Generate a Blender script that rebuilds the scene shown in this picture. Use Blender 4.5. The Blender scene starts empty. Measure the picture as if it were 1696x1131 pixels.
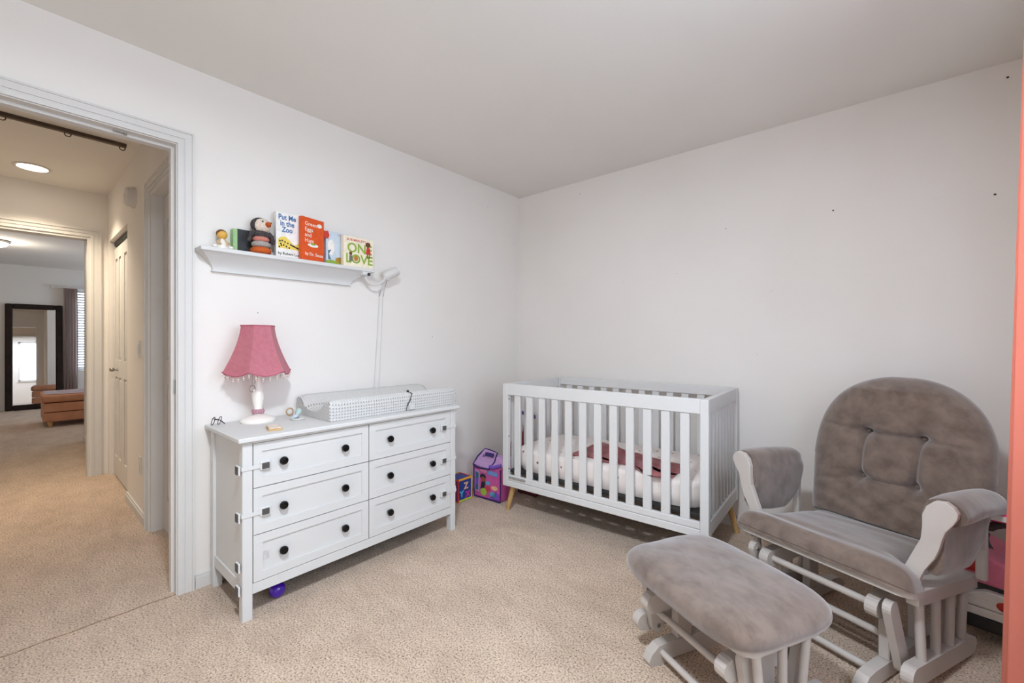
import bpy, bmesh, math, random
from mathutils import Matrix, Vector
random.seed(7)
PI = math.pi
scene = bpy.context.scene
COL = scene.collection

# ------------------------------------------------------------------ camera
cam_d = bpy.data.cameras.new('camera'); cam = bpy.data.objects.new('camera', cam_d); COL.objects.link(cam)
cam.location = (0, 0, 1.166)
cam.rotation_euler = (PI/2, 0, math.radians(40.5))
cam_d.sensor_fit = 'HORIZONTAL'; cam_d.sensor_width = 36.0
cam_d.lens = 36.0*708/1696
cam_d.shift_y = -1.5/1696
cam_d.clip_start = 0.02; cam_d.clip_end = 100
scene.camera = cam

# ------------------------------------------------------------------ world, big lights, exposure
SKY = 3.6
world = bpy.data.worlds.new('sky'); scene.world = world; world.use_nodes = True
bg = world.node_tree.nodes['Background']
bg.inputs[0].default_value = (0.78, 0.955, 1.17, 1); bg.inputs[1].default_value = SKY

def portal(name, loc, rot, sx, sy):
    l = bpy.data.lights.new(name, 'AREA'); l.shape = 'RECTANGLE'; l.size = sx; l.size_y = sy
    l.cycles.is_portal = True
    o = bpy.data.objects.new(name, l); COL.objects.link(o); o.location = loc; o.rotation_euler = rot
    return o
portal('daylight_portal', (0.63, 1.035, 1.48), (0, PI/2, 0), 1.36, 1.77)
portal('daylight_portal', (-11.1, 1.17, 1.35), (0, -PI/2, 0), 1.46, 0.88)
portal('daylight_portal', (-9.2, 3.0, 1.4), (-PI/2, 0, 0), 2.0, 1.3)

vs = scene.view_settings
vs.view_transform = 'Standard'; vs.look = 'None'; vs.gamma = 1.0; vs.use_curve_mapping = False
vs.exposure = 0.58
scene.cycles.use_denoising = True
scene.cycles.max_bounces = 10
scene.cycles.diffuse_bounces = 8
scene.cycles.sample_clamp_indirect = 8.0

# ------------------------------------------------------------------ materials
def lin(c):
    return tuple((x/12.92 if x <= 0.04045 else ((x+0.055)/1.055)**2.4) for x in [v/255 for v in c])
MATS = {}
def mat(name, rgb, rough=0.5, metal=0.0, rgb2=None, nscale=30, bump=0.0, bscale=None, sheen=0.0, coat=0.0, spec=0.5, detail=3, lo=0.35, hi=0.65):
    if name in MATS: return MATS[name]
    m = bpy.data.materials.new(name); m.use_nodes = True; nt = m.node_tree
    b = nt.nodes['Principled BSDF']; c = lin(rgb)
    b.inputs['Base Color'].default_value = (*c, 1); b.inputs['Roughness'].default_value = rough
    b.inputs['Metallic'].default_value = metal; b.inputs['Specular IOR Level'].default_value = spec
    b.inputs['Sheen Weight'].default_value = sheen; b.inputs['Coat Weight'].default_value = coat
    tc = nt.nodes.new('ShaderNodeTexCoord')
    if rgb2 is not None:
        n = nt.nodes.new('ShaderNodeTexNoise'); n.inputs['Scale'].default_value = nscale; n.inputs['Detail'].default_value = detail
        nt.links.new(tc.outputs['Object'], n.inputs['Vector'])
        r = nt.nodes.new('ShaderNodeValToRGB'); r.color_ramp.elements[0].position = lo; r.color_ramp.elements[1].position = hi
        r.color_ramp.elements[0].color = (*c, 1); r.color_ramp.elements[1].color = (*lin(rgb2), 1)
        nt.links.new(n.outputs['Fac'], r.inputs['Fac']); nt.links.new(r.outputs['Color'], b.inputs['Base Color'])
    if bump:
        n2 = nt.nodes.new('ShaderNodeTexNoise'); n2.inputs['Scale'].default_value = bscale or nscale; n2.inputs['Detail'].default_value = 2
        nt.links.new(tc.outputs['Object'], n2.inputs['Vector'])
        bp = nt.nodes.new('ShaderNodeBump'); bp.inputs['Strength'].default_value = bump; bp.inputs['Distance'].default_value = 0.01
        nt.links.new(n2.outputs['Fac'], bp.inputs['Height']); nt.links.new(bp.outputs['Normal'], b.inputs['Normal'])
    MATS[name] = m; return m

WALL = mat('wall_paint', (226, 222, 217), 0.7, rgb2=(230, 226, 222), nscale=1.3, bump=0.03, bscale=160, spec=0.25)
CEIL = mat('ceiling_paint', (222, 219, 214), 0.9, rgb2=(226, 223, 218), nscale=1.1, bump=0.03, bscale=120, spec=0.1)
TRIM = mat('trim_paint', (208, 206, 203), 0.5, rgb2=(211, 209, 207), nscale=4, spec=0.15)
WHITE = mat('white_furniture_paint', (208, 208, 207), 0.5, rgb2=(211, 211, 210), nscale=3, spec=0.15)
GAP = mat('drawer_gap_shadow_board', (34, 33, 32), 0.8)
BLACK = mat('black_gloss_knob', (5, 5, 6), 0.22, rgb2=(8, 8, 9), nscale=10, spec=0.35)
DARK = mat('dark_plastic', (30, 29, 28), 0.5, rgb2=(38, 36, 35), nscale=20)
GREYP = mat('grey_plastic', (70, 68, 67), 0.5, rgb2=(80, 78, 76), nscale=200)
METAL = mat('brushed_metal', (150, 146, 140), 0.3, metal=0.9, rgb2=(165, 160, 152), nscale=40)
GFRAME = mat('glider_grey_paint', (180, 172, 166), 0.5, rgb2=(188, 181, 175), nscale=6, spec=0.4)
BEECH = mat('beech_wood', (205, 168, 112), 0.5, rgb2=(188, 148, 95), nscale=18)
ROSE = mat('dusty_rose_muslin', (208, 136, 138), 0.9, rgb2=(194, 120, 124), nscale=25, bump=0.15, bscale=90, sheen=0.3)
PINKSH = mat('pink_lamp_fabric', (224, 150, 162), 0.85, rgb2=(216, 140, 154), nscale=60, bump=0.05, bscale=400, sheen=0.2)
CERAM = mat('cream_ceramic', (234, 229, 220), 0.25, rgb2=(238, 233, 226), nscale=5, coat=0.3)
BEDWHITE = mat('bedroom_wall_paint', (218, 216, 212), 0.8, rgb2=(222, 220, 216), nscale=1.2)

def fabric():
    m = bpy.data.materials.new('grey_suede'); m.use_nodes = True; nt = m.node_tree; b = nt.nodes['Principled BSDF']
    tc = nt.nodes.new('ShaderNodeTexCoord')
    n = nt.nodes.new('ShaderNodeTexNoise'); n.inputs['Scale'].default_value = 15; n.inputs['Detail'].default_value = 6; n.inputs['Roughness'].default_value = 0.6; n.inputs['Distortion'].default_value = 0.25
    mp = nt.nodes.new('ShaderNodeMapping'); mp.inputs['Scale'].default_value = (1, 1.6, 1)
    nt.links.new(tc.outputs['Object'], mp.inputs['Vector']); nt.links.new(mp.outputs['Vector'], n.inputs['Vector'])
    r = nt.nodes.new('ShaderNodeValToRGB'); e = r.color_ramp.elements
    e[0].position = 0.32; e[0].color = (*lin((96, 81, 72)), 1); e[1].position = 0.62; e[1].color = (*lin((120, 104, 94)), 1)
    nt.links.new(n.outputs['Fac'], r.inputs['Fac']); nt.links.new(r.outputs['Color'], b.inputs['Base Color'])
    b.inputs['Roughness'].default_value = 0.9; b.inputs['Sheen Weight'].default_value = 0.6; b.inputs['Sheen Roughness'].default_value = 0.5; b.inputs['Sheen Tint'].default_value = (0.97, 0.98, 1.0, 1)
    b.inputs['Specular IOR Level'].default_value = 0.15
    n2 = nt.nodes.new('ShaderNodeTexNoise'); n2.inputs['Scale'].default_value = 260
    nt.links.new(tc.outputs['Object'], n2.inputs['Vector'])
    bp = nt.nodes.new('ShaderNodeBump'); bp.inputs['Strength'].default_value = 0.12; bp.inputs['Distance'].default_value = 0.004
    nt.links.new(n2.outputs['Fac'], bp.inputs['Height']); nt.links.new(bp.outputs['Normal'], b.inputs['Normal'])
    return m
SUEDE = fabric()

def carpet():
    m = bpy.data.materials.new('beige_carpet'); m.use_nodes = True; nt = m.node_tree; b = nt.nodes['Principled BSDF']
    tc = nt.nodes.new('ShaderNodeTexCoord'); L = nt.links.new
    def noise(s, d, ro=0.5, dist=0.0, sc=None):
        n = nt.nodes.new('ShaderNodeTexNoise'); n.inputs['Scale'].default_value = s; n.inputs['Detail'].default_value = d
        n.inputs['Roughness'].default_value = ro; n.inputs['Distortion'].default_value = dist
        if sc:
            mp = nt.nodes.new('ShaderNodeMapping'); mp.inputs['Scale'].default_value = sc; mp.inputs['Rotation'].default_value = (0, 0, 0.5)
            L(tc.outputs['Object'], mp.inputs['Vector']); L(mp.outputs['Vector'], n.inputs['Vector'])
        else: L(tc.outputs['Object'], n.inputs['Vector'])
        return n
    fine = noise(140, 4, 0.65)
    r = nt.nodes.new('ShaderNodeValToRGB'); e = r.color_ramp.elements
    e[0].position = 0.34; e[0].color = (*lin((92, 72, 55)), 1); e[1].position = 0.60; e[1].color = (*lin((231, 207, 184)), 1)
    k = e.new(0.44); k.color = (*lin((193, 167, 143)), 1)
    L(fine.outputs['Fac'], r.inputs['Fac'])
    big = noise(3.2, 9, 0.78, 0.2, (1, 1.8, 1))
    r2 = nt.nodes.new('ShaderNodeValToRGB'); e = r2.color_ramp.elements
    e[0].position = 0.34; e[0].color = (0.76, 0.73, 0.70, 1); e[1].position = 0.58; e[1].color = (1, 1, 1, 1)
    L(big.outputs['Fac'], r2.inputs['Fac'])
    mx = nt.nodes.new('ShaderNodeMix'); mx.data_type = 'RGBA'; mx.blend_type = 'MULTIPLY'; mx.inputs['Factor'].default_value = 1
    L(r.outputs['Color'], mx.inputs['A']); L(r2.outputs['Color'], mx.inputs['B']); L(mx.outputs['Result'], b.inputs['Base Color'])
    b.inputs['Roughness'].default_value = 1.0; b.inputs['Specular IOR Level'].default_value = 0.05; b.inputs['Sheen Weight'].default_value = 0.25
    bp = nt.nodes.new('ShaderNodeBump'); bp.inputs['Strength'].default_value = 0.8; bp.inputs['Distance'].default_value = 0.012
    tuft = noise(140, 4, 0.65)
    L(tuft.outputs['Fac'], bp.inputs['Height']); L(bp.outputs['Normal'], b.inputs['Normal'])
    return m
CARPET = carpet()

def dotted(name, base, dot, scale, thr, bump=0.0):
    m = bpy.data.materials.new(name); m.use_nodes = True; nt = m.node_tree; b = nt.nodes['Principled BSDF']
    tc = nt.nodes.new('ShaderNodeTexCoord'); v = nt.nodes.new('ShaderNodeTexVoronoi'); v.inputs['Scale'].default_value = scale
    v.inputs['Randomness'].default_value = 0.35 if bump else 0.8
    nt.links.new(tc.outputs['Object'], v.inputs['Vector'])
    r = nt.nodes.new('ShaderNodeValToRGB'); e = r.color_ramp.elements
    e[0].position = thr; e[0].color = (*lin(dot), 1); e[1].position = thr+0.06; e[1].color = (*lin(base), 1)
    nt.links.new(v.outputs['Distance'], r.inputs['Fac']); nt.links.new(r.outputs['Color'], b.inputs['Base Color'])
    b.inputs['Roughness'].default_value = 0.9; b.inputs['Sheen Weight'].default_value = 0.3
    if bump:
        bp = nt.nodes.new('ShaderNodeBump'); bp.inputs['Strength'].default_value = bump; bp.inputs['Distance'].default_value = 0.006; bp.invert = True
        nt.links.new(v.outputs['Distance'], bp.inputs['Height']); nt.links.new(bp.outputs['Normal'], b.inputs['Normal'])
    return m
def minky():
    m = bpy.data.materials.new('dotted_plush_cover'); m.use_nodes = True; nt = m.node_tree; b = nt.nodes['Principled BSDF']; L = nt.links.new
    tc = nt.nodes.new('ShaderNodeTexCoord'); sp = nt.nodes.new('ShaderNodeSeparateXYZ'); L(tc.outputs['Object'], sp.inputs[0])
    def mth(op, a_, b_):
        n = nt.nodes.new('ShaderNodeMath'); n.operation = op
        for i, v in enumerate((a_, b_)):
            if v is None: continue
            if isinstance(v, (int, float)): n.inputs[i].default_value = v
            else: L(v, n.inputs[i])
        return n.outputs[0]
    w = mth('ADD', sp.outputs['Z'], mth('MULTIPLY', sp.outputs['X'], 0.85))
    k = 2*PI/0.030
    p = mth('SINE', mth('MULTIPLY', mth('ADD', sp.outputs['Y'], w), k), None); q = mth('SINE', mth('MULTIPLY', mth('SUBTRACT', sp.outputs['Y'], w), k), None)
    d = mth('MULTIPLY', p, q)
    r = nt.nodes.new('ShaderNodeValToRGB'); e = r.color_ramp.elements
    e[0].position = 0.42; e[0].color = (*lin((203, 202, 200)), 1); e[1].position = 0.80; e[1].color = (*lin((140, 138, 137)), 1)
    L(d, r.inputs['Fac']); L(r.outputs['Color'], b.inputs['Base Color']); b.inputs['Roughness'].default_value = 0.95; b.inputs['Sheen Weight'].default_value = 0.2; b.inputs['Specular IOR Level'].default_value = 0.1
    bp = nt.nodes.new('ShaderNodeBump'); bp.inputs['Strength'].default_value = 0.4; bp.inputs['Distance'].default_value = 0.004
    L(d, bp.inputs['Height']); L(bp.outputs['Normal'], b.inputs['Normal']); return m
MINKY = minky()
SHEET = dotted('cherry_print_sheet', (236, 228, 224), (128, 74, 80), 17, 0.11)

def emis(name, rgb, s):
    m = bpy.data.materials.new(name); m.use_nodes = True; nt = m.node_tree; nt.nodes.remove(nt.nodes['Principled BSDF'])
    e = nt.nodes.new('ShaderNodeEmission'); e.inputs[0].default_value = (*lin(rgb), 1); e.inputs[1].default_value = s
    nt.links.new(e.outputs[0], nt.nodes['Material Output'].inputs[0]); return m
def glassm():
    m = bpy.data.materials.new('window_glass'); m.use_nodes = True; nt = m.node_tree; nt.nodes.remove(nt.nodes['Principled BSDF'])
    t = nt.nodes.new('ShaderNodeBsdfTransparent'); g = nt.nodes.new('ShaderNodeBsdfGlossy'); g.inputs['Roughness'].default_value = 0.02
    mx = nt.nodes.new('ShaderNodeMixShader'); mx.inputs[0].default_value = 0.05
    L = nt.links.new; L(t.outputs[0], mx.inputs[1]); L(g.outputs[0], mx.inputs[2]); L(mx.outputs[0], nt.nodes['Material Output'].inputs[0]); return m
GLASS = glassm()
def sheer(name, rgb, tr):
    m = bpy.data.materials.new(name); m.use_nodes = True; nt = m.node_tree; nt.nodes.remove(nt.nodes['Principled BSDF'])
    d = nt.nodes.new('ShaderNodeBsdfDiffuse'); t = nt.nodes.new('ShaderNodeBsdfTranslucent'); mx = nt.nodes.new('ShaderNodeMixShader'); mx.inputs[0].default_value = tr
    n = nt.nodes.new('ShaderNodeTexNoise'); n.inputs['Scale'].default_value = 300; r = nt.nodes.new('ShaderNodeValToRGB')
    c = lin(rgb); r.color_ramp.elements[0].color = (*[x*0.93 for x in c], 1); r.color_ramp.elements[1].color = (*c, 1)
    L = nt.links.new; L(n.outputs['Fac'], r.inputs['Fac']); L(r.outputs['Color'], d.inputs[0]); L(r.outputs['Color'], t.inputs[0])
    L(d.outputs[0], mx.inputs[1]); L(t.outputs[0], mx.inputs[2]); L(mx.outputs[0], nt.nodes['Material Output'].inputs[0]); return m
CORAL = sheer('coral_sheer', (240, 172, 152), 0.40)
TAUPE = sheer('taupe_sheer', (226, 212, 207), 0.45)
MIRROR = mat('mirror_glass', (225, 225, 225), 0.02, metal=1.0)
ESP = mat('espresso_wood', (34, 25, 22), 0.5, rgb2=(44, 32, 28), nscale=12, spec=0.15)
LEATH = mat('tan_leather', (206, 146, 108), 0.6, rgb2=(192, 130, 94), nscale=8, bump=0.1, bscale=90)
def flat(name, rgb, rough=0.5): return mat(name, rgb, rough, rgb2=tuple(max(0, int(v*0.95)) for v in rgb), nscale=40)

# ------------------------------------------------------------------ mesh helpers
ROOTM = {}
def root_of(o):
    while o.parent: o = o.parent
    return o
def obj(name, bm, m, parent=None, smooth=False, world=False, bevel=0.0, seg=1):
    if bevel:
        bmesh.ops.bevel(bm, geom=list(bm.edges), offset=bevel, segments=seg, affect='EDGES', profile=0.5, clamp_overlap=True)
    me = bpy.data.meshes.new(name); bm.normal_update(); bm.to_mesh(me); bm.free()
    if smooth:
        me.polygons.foreach_set('use_smooth', [True]*len(me.polygons))
        try: me.set_sharp_from_angle(angle=math.radians(50))
        except Exception: pass
    for mm in (m if isinstance(m, (list, tuple)) else [m]): me.materials.append(mm)
    o = bpy.data.objects.new(name, me); COL.objects.link(o)
    if parent is not None:
        o.parent = parent
        if world: me.transform(ROOTM[root_of(parent).name].inverted())
    return o
def tag(o, label=None, cat=None, group=None, kind=None):
    if label: o['label'] = label
    if cat: o['category'] = cat
    if group: o['group'] = group
    if kind: o['kind'] = kind
    return o
def thing(name, label, cat, loc=(0, 0, 0), rotz=0.0, group=None):
    o = bpy.data.objects.new(name, None); COL.objects.link(o); o.empty_display_size = 0.1
    o.location = loc; o.rotation_euler = (0, 0, rotz); tag(o, label, cat, group)
    ROOTM[o.name] = Matrix.Translation(loc) @ Matrix.Rotation(rotz, 4, 'Z')
    return o
def struct(name, bm, m, label, **k):
    o = obj(name, bm, m, **k); tag(o, label, 'room', kind='structure'); ROOTM[o.name] = Matrix.Identity(4); return o
def NB(): return bmesh.new()
def box(bm, x0, x1, y0, y1, z0, z1, M=None):
    vs_ = [Vector(p) for p in ((x0,y0,z0),(x1,y0,z0),(x1,y1,z0),(x0,y1,z0),(x0,y0,z1),(x1,y0,z1),(x1,y1,z1),(x0,y1,z1))]
    if M is not None: vs_ = [M @ v for v in vs_]
    v = [bm.verts.new(p) for p in vs_]
    for f in ((0,3,2,1),(4,5,6,7),(0,1,5,4),(1,2,6,5),(2,3,7,6),(3,0,4,7)): bm.faces.new([v[i] for i in f])
    return bm
def bx(*a, M=None): return box(NB(), *a, M=M)
def prism(bm, pts, axis, a0, a1, M=None):
    """pts 2-D outline (ccw) extruded along axis between a0 and a1"""
    def P(p, a):
        q = {'x': (a, p[0], p[1]), 'y': (p[0], a, p[1]), 'z': (p[0], p[1], a)}[axis]
        q = Vector(q); return M @ q if M is not None else q
    A = [bm.verts.new(P(p, a0)) for p in pts]; B = [bm.verts.new(P(p, a1)) for p in pts]; n = len(pts)
    bm.faces.new(A); bm.faces.new(B[::-1])
    for i in range(n): bm.faces.new([A[(i+1) % n], A[i], B[i], B[(i+1) % n]])
    bmesh.ops.recalc_face_normals(bm, faces=bm.faces); return bm
def lathe(bm, prof, seg=24, c=(0, 0, 0), M=None):
    rings = []
    for r, z in prof:
        ring = []
        for k in range(seg):
            a = 2*PI*k/seg; p = Vector((c[0]+r*math.cos(a), c[1]+r*math.sin(a), c[2]+z))
            ring.append(bm.verts.new(M @ p if M is not None else p))
        rings.append(ring)
    for i in range(len(rings)-1):
        for k in range(seg): bm.faces.new([rings[i][k], rings[i][(k+1) % seg], rings[i+1][(k+1) % seg], rings[i+1][k]])
    bm.faces.new(rings[0][::-1]); bm.faces.new(rings[-1]); return bm
def tube(bm, pts, r, seg=10):
    pts = [Vector(p) for p in pts]; n = len(pts); rings = []; up = Vector((0, 0, 1))
    for i, p in enumerate(pts):
        t = (pts[min(i+1, n-1)]-pts[max(i-1, 0)]).normalized()
        ref = up if abs(t.dot(up)) < 0.95 else Vector((1, 0, 0))
        a = t.cross(ref).normalized(); b = t.cross(a).normalized(); rr = r[i] if isinstance(r, (list, tuple)) else r
        rings.append([bm.verts.new(p+rr*(math.cos(2*PI*k/seg)*a+math.sin(2*PI*k/seg)*b)) for k in range(seg)])
    for i in range(n-1):
        for k in range(seg): bm.faces.new([rings[i][k], rings[i][(k+1) % seg], rings[i+1][(k+1) % seg], rings[i+1][k]])
    bm.faces.new(rings[0][::-1]); bm.faces.new(rings[-1]); bmesh.ops.recalc_face_normals(bm, faces=bm.faces); return bm
def grid(bm, f, nu, nv, closed_u=False):
    V = [[bm.verts.new(f(i/(nu if closed_u else nu-1), j/(nv-1))) for j in range(nv)] for i in range(nu)]
    for i in range(nu if closed_u else nu-1):
        for j in range(nv-1): bm.faces.new([V[i][j], V[(i+1) % nu][j], V[(i+1) % nu][j+1], V[i][j+1]])
    return V
def sphere(bm, c, r, seg=20, sc=(1, 1, 1), M=None):
    n = max(6, seg//2); prof = [(max(1e-4, r*math.sin(PI*i/n)), -r*math.cos(PI*i/n)) for i in range(n+1)]
    MM = Matrix.Translation(c) @ Matrix.Diagonal((*sc, 1))
    if M is not None: MM = M @ MM
    return lathe(bm, prof, seg, M=MM)
def loft(bm, sections, cap=True):
    R = [[bm.verts.new(p) for p in s] for s in sections]; n = len(R[0])
    for i in range(len(R)-1):
        for k in range(n): bm.faces.new([R[i][k], R[i][(k+1) % n], R[i+1][(k+1) % n], R[i+1][k]])
    if cap: bm.faces.new(R[0][::-1]); bm.faces.new(R[-1])
    bmesh.ops.recalc_face_normals(bm, faces=bm.faces); return bm
def catmull(pts, k=4):
    out = []; n = len(pts)
    for i in range(n):
        p0, p1, p2, p3 = [Vector(pts[(i+d) % n]) for d in (-1, 0, 1, 2)]
        for j in range(k):
            t = j/k; out.append(0.5*((2*p1)+(p2-p0)*t+(2*p0-5*p1+4*p2-p3)*t*t+(3*p1-p0-3*p2+p3)*t**3))
    return out
def text(name, s, size, M, m, parent, world=True, extrude=0.0006, align='LEFT', bold=0.0, sx=1.0, spacing=1.0):
    cu = bpy.data.curves.new(name, 'FONT'); cu.body = s; cu.size = size; cu.extrude = extrude; cu.align_x = align; cu.offset = bold
    cu.space_line = spacing; cu.resolution_u = 3
    tmp = bpy.data.objects.new(name, cu); COL.objects.link(tmp)
    dg = bpy.context.evaluated_depsgraph_get(); me = bpy.data.meshes.new_from_object(tmp.evaluated_get(dg))
    bpy.data.objects.remove(tmp); bpy.data.curves.remove(cu)
    me.transform(M @ Matrix.Diagonal((sx, 1, 1, 1)))
    if world: me.transform(ROOTM[root_of(parent).name].inverted())
    me.materials.clear(); me.materials.append(m); me.name = name
    o = bpy.data.objects.new(name, me); COL.objects.link(o); o.parent = parent; return o
def facing_px(x, y, z, rot=0.0):
    """text plane facing +x, reading toward +y, up +z"""
    return Matrix.Translation((x, y, z)) @ Matrix.Rotation(rot, 4, 'Z') @ Matrix(((0, 0, 1, 0), (1, 0, 0, 0), (0, 1, 0, 0), (0, 0, 0, 1)))

# ================================================================== STRUCTURE
XL, YB, XR, YF, HC = -2.44, 2.96, 0.52, -0.95, 2.44
DY0, DY1, DZ = -0.33, 0.49, 2.065
b = bx(-11.3, XR+0.12, -2.6, 3.1, -0.08, 0.0)
fl0 = struct('floor', b, CARPET, 'beige cut pile carpet covering the whole floor')
b = NB(); pts = [(-2.452+0.004*math.sin(k*1.7), -0.33+k*0.041) for k in range(21)]; prism(b, [(x-0.0035, y) for x, y in pts]+[(x+0.0035, y) for x, y in pts[::-1]], 'z', 0.0, 0.0012); obj('carpet_seam', b, mat('seam_shadow_yarn', (130, 106, 82), 1.0, rgb2=(170, 144, 116), nscale=60), fl0)
b = NB(); box(b, XL-0.12, XR+0.12, YF-0.12, YB+0.12, HC, HC+0.08)
struct('ceiling', b, CEIL, 'plain off-white ceiling over the nursery')
b = NB(); box(b, -5.26, XL-0.12, -0.75, 0.67, HC, HC+0.08)
struct('ceiling_hall', b, CEIL, 'ceiling over the hallway with a recessed light')
b = NB(); box(b, -11.3, -5.26, -2.6, 3.1, HC, HC+0.08)
struct('ceiling_bedroom', b, CEIL, 'ceiling over the far bedroom')
b = NB(); box(b, XL-0.12, XL, YF-0.12, DY0-0.018, 0, HC); box(b, XL-0.12, XL, DY1+0.018, YB+0.12, 0, HC); box(b, XL-0.12, XL, DY0-0.018, DY1+0.018, DZ+0.018, HC)
wall_left = struct('wall_left', b, WALL, 'white nursery wall holding the doorway and the shelf')
b = bx(XL, XR+0.12, YB, YB+0.12, 0, HC)
wall_back = struct('wall_back', b, WALL, 'off-white nursery wall behind the crib and glider')
WY0, WY1, WZ0, WZ1 = 0.15, 1.92, 0.80, 2.16
b = NB(); box(b, XR, XR+0.12, YF-0.12, WY0, 0, HC); box(b, XR, XR+0.12, WY1, YB, 0, HC); box(b, XR, XR+0.12, WY0, WY1, 0, WZ0); box(b, XR, XR+0.12, WY0, WY1, WZ1, HC)
struct('wall_right', b, WALL, 'nursery window wall behind the coral curtain')
b = bx(XL, XR, YF-0.12, YF, 0, HC)
struct('wall_front', b, WALL, 'nursery wall behind the viewer')
# window of the nursery
b = NB()
for a in ((WY0, WY0+0.05), (WY1-0.05, WY1), ((WY0+WY1)/2-0.03, (WY0+WY1)/2+0.03)): box(b, XR+0.03, XR+0.09, a[0], a[1], WZ0, WZ1)
box(b, XR+0.03, XR+0.09, WY0, WY1, WZ0, WZ0+0.05); box(b, XR+0.03, XR+0.09, WY0, WY1, WZ1-0.05, WZ1)
w1 = struct('window_1', b, TRIM, 'white framed sliding window beside the curtain')
for y0, y1 in ((WY0+0.05, (WY0+WY1)/2-0.03), ((WY0+WY1)/2+0.03, WY1-0.05)):
    obj('pane', bx(XR+0.058, XR+0.062, y0, y1, WZ0+0.05, WZ1-0.05), GLASS, w1)
obj('window_sill', bx(XR-0.03, XR+0.03, WY0-0.03, WY1+0.03, WZ0-0.02, WZ0), TRIM, w1, bevel=0.004)
# baseboards
def baseboard(name, segs, label):
    bm = NB()
    for x0, x1, y0, y1, nx, ny in segs:
        box(bm, x0, x1, y0, y1, 0, 0.05); box(bm, x0+(0.005 if nx < 0 else 0), x1-(0.005 if nx > 0 else 0), y0+(0.005 if ny < 0 else 0), y1-(0.005 if ny > 0 else 0), 0.05, 0.064)
    return struct(name, bm, TRIM, label)
baseboard('baseboard_left', [(XL, XL+0.013, 0.56, YB, 1, 0)], 'white baseboard along the nursery wall under the shelf')
baseboard('baseboard_back', [(XL+0.013, XR, YB-0.013, YB, 0, -1)], 'white baseboard along the wall behind the crib')
baseboard('baseboard_right', [(XR-0.013, XR, YF, YB-0.013, -1, 0)], 'white baseboard along the nursery window wall')

def casing_x(name, xf, s, y0, y1, z1, label, w=0.064, both=True):
    """door trim on a wall plane x=xf, facing +x (s=1); legs outside y0..y1"""
    root = None
    def strip(bm, a):
        # outline: distance from the opening, thickness
        for d0, d1, th in ((0.004, 0.022, 0.011), (0.022, 0.030, 0.008), (0.030, 0.056, 0.013), (0.056, w, 0.019)):
            X0, X1 = sorted((xf, xf+s*th))
            if a == 'l': box(bm, X0, X1, y0-d1, y0-d0, 0, z1+d1)
            elif a == 'r': box(bm, X0, X1, y1+d0, y1+d1, 0, z1+d1)
            else: box(bm, X0, X1, y0-d0, y1+d0, z1+d0, z1+d1)
    bm = NB(); strip(bm, 'h'); root = struct(name, bm, TRIM, label)
    for a in ('l', 'r'):
        bm = NB(); strip(bm, a); obj('casing_leg', bm, TRIM, root)
    return root
t1 = casing_x('trim_1', XL, 1, DY0, DY1, DZ, 'white moulded door casing of the nursery doorway')
bm = NB()
box(bm, XL-0.12, XL, DY1, DY1+0.018, 0, DZ+0.018); box(bm, XL-0.12, XL, DY0-0.018, DY0, 0, DZ+0.018); box(bm, XL-0.12, XL, DY0, DY1, DZ, DZ+0.018)
obj('jamb', bm, TRIM, t1)
bm = NB(); box(bm, XL-0.085, XL-0.045, DY1-0.011, DY1, 0, DZ); box(bm, XL-0.085, XL-0.045, DY0, DY0+0.011, 0, DZ); box(bm, XL-0.085, XL-0.045, DY0+0.011, DY1-0.011, DZ-0.011, DZ)
obj('door_stop', bm, TRIM, t1)
obj('strike_plate', bx(XL-0.04, XL-0.012, DY1-0.002, DY1, 0.92, 0.985), METAL, t1)
bm = NB(); box(bm, XL-0.035, XL-0.02, 0.28, 0.325, DZ-0.006, DZ); sphere(bm, (XL-0.027, 0.32, DZ-0.008), 0.006, 10)
obj('latch_catch', bm, METAL, t1)
casing_x('trim_2', XL-0.12, -1, DY0, DY1, DZ, 'white door casing on the hall side of the nursery doorway')

# nail holes and dents
def holes(parent, pts, axis):
    for p, r in pts:
        bm = NB()
        for k in (0,):
            M = Matrix.Translation(p) @ (Matrix.Rotation(PI/2, 4, 'X') if axis == 'y' else Matrix.Rotation(PI/2, 4, 'Y'))
            lathe(bm, [(r, -0.0015), (r*0.7, 0.0015)], 8, M=M)
        obj('nail_hole', bm, DARK, parent)
def on_back(u, v):
    a = (u-848)/708; s, c = math.sin(math.radians(40.5)), math.cos(math.radians(40.5)); t = YB/(c+s*a); return ((-s+c*a)*t, YB, 1.166-(v-564)/708*t)
def on_left(u, v):
    a = (u-848)/708; s, c = math.sin(math.radians(40.5)), math.cos(math.radians(40.5)); t = XL/(-s+c*a); return (XL, (c+s*a)*t, 1.166-(v-564)/708*t)
holes(wall_back, [(on_back(u, v), r) for u, v, r in ((1380, 348.5, .005), (1648, 322, .006), (1669, 128, .006), (1202, 378.5, .0035), (961, 321, .0035), (1121, 453, .0025), (1278, 482, .002), (1031, 467, .002), (1254, 587, .002))], 'y')
holes(wall_left, [(on_left(u, v), r) for u, v, r in ((808, 342, .003), (427, 518, .003), (716, 558, .003), (857, 341, .003))], 'x')

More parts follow.
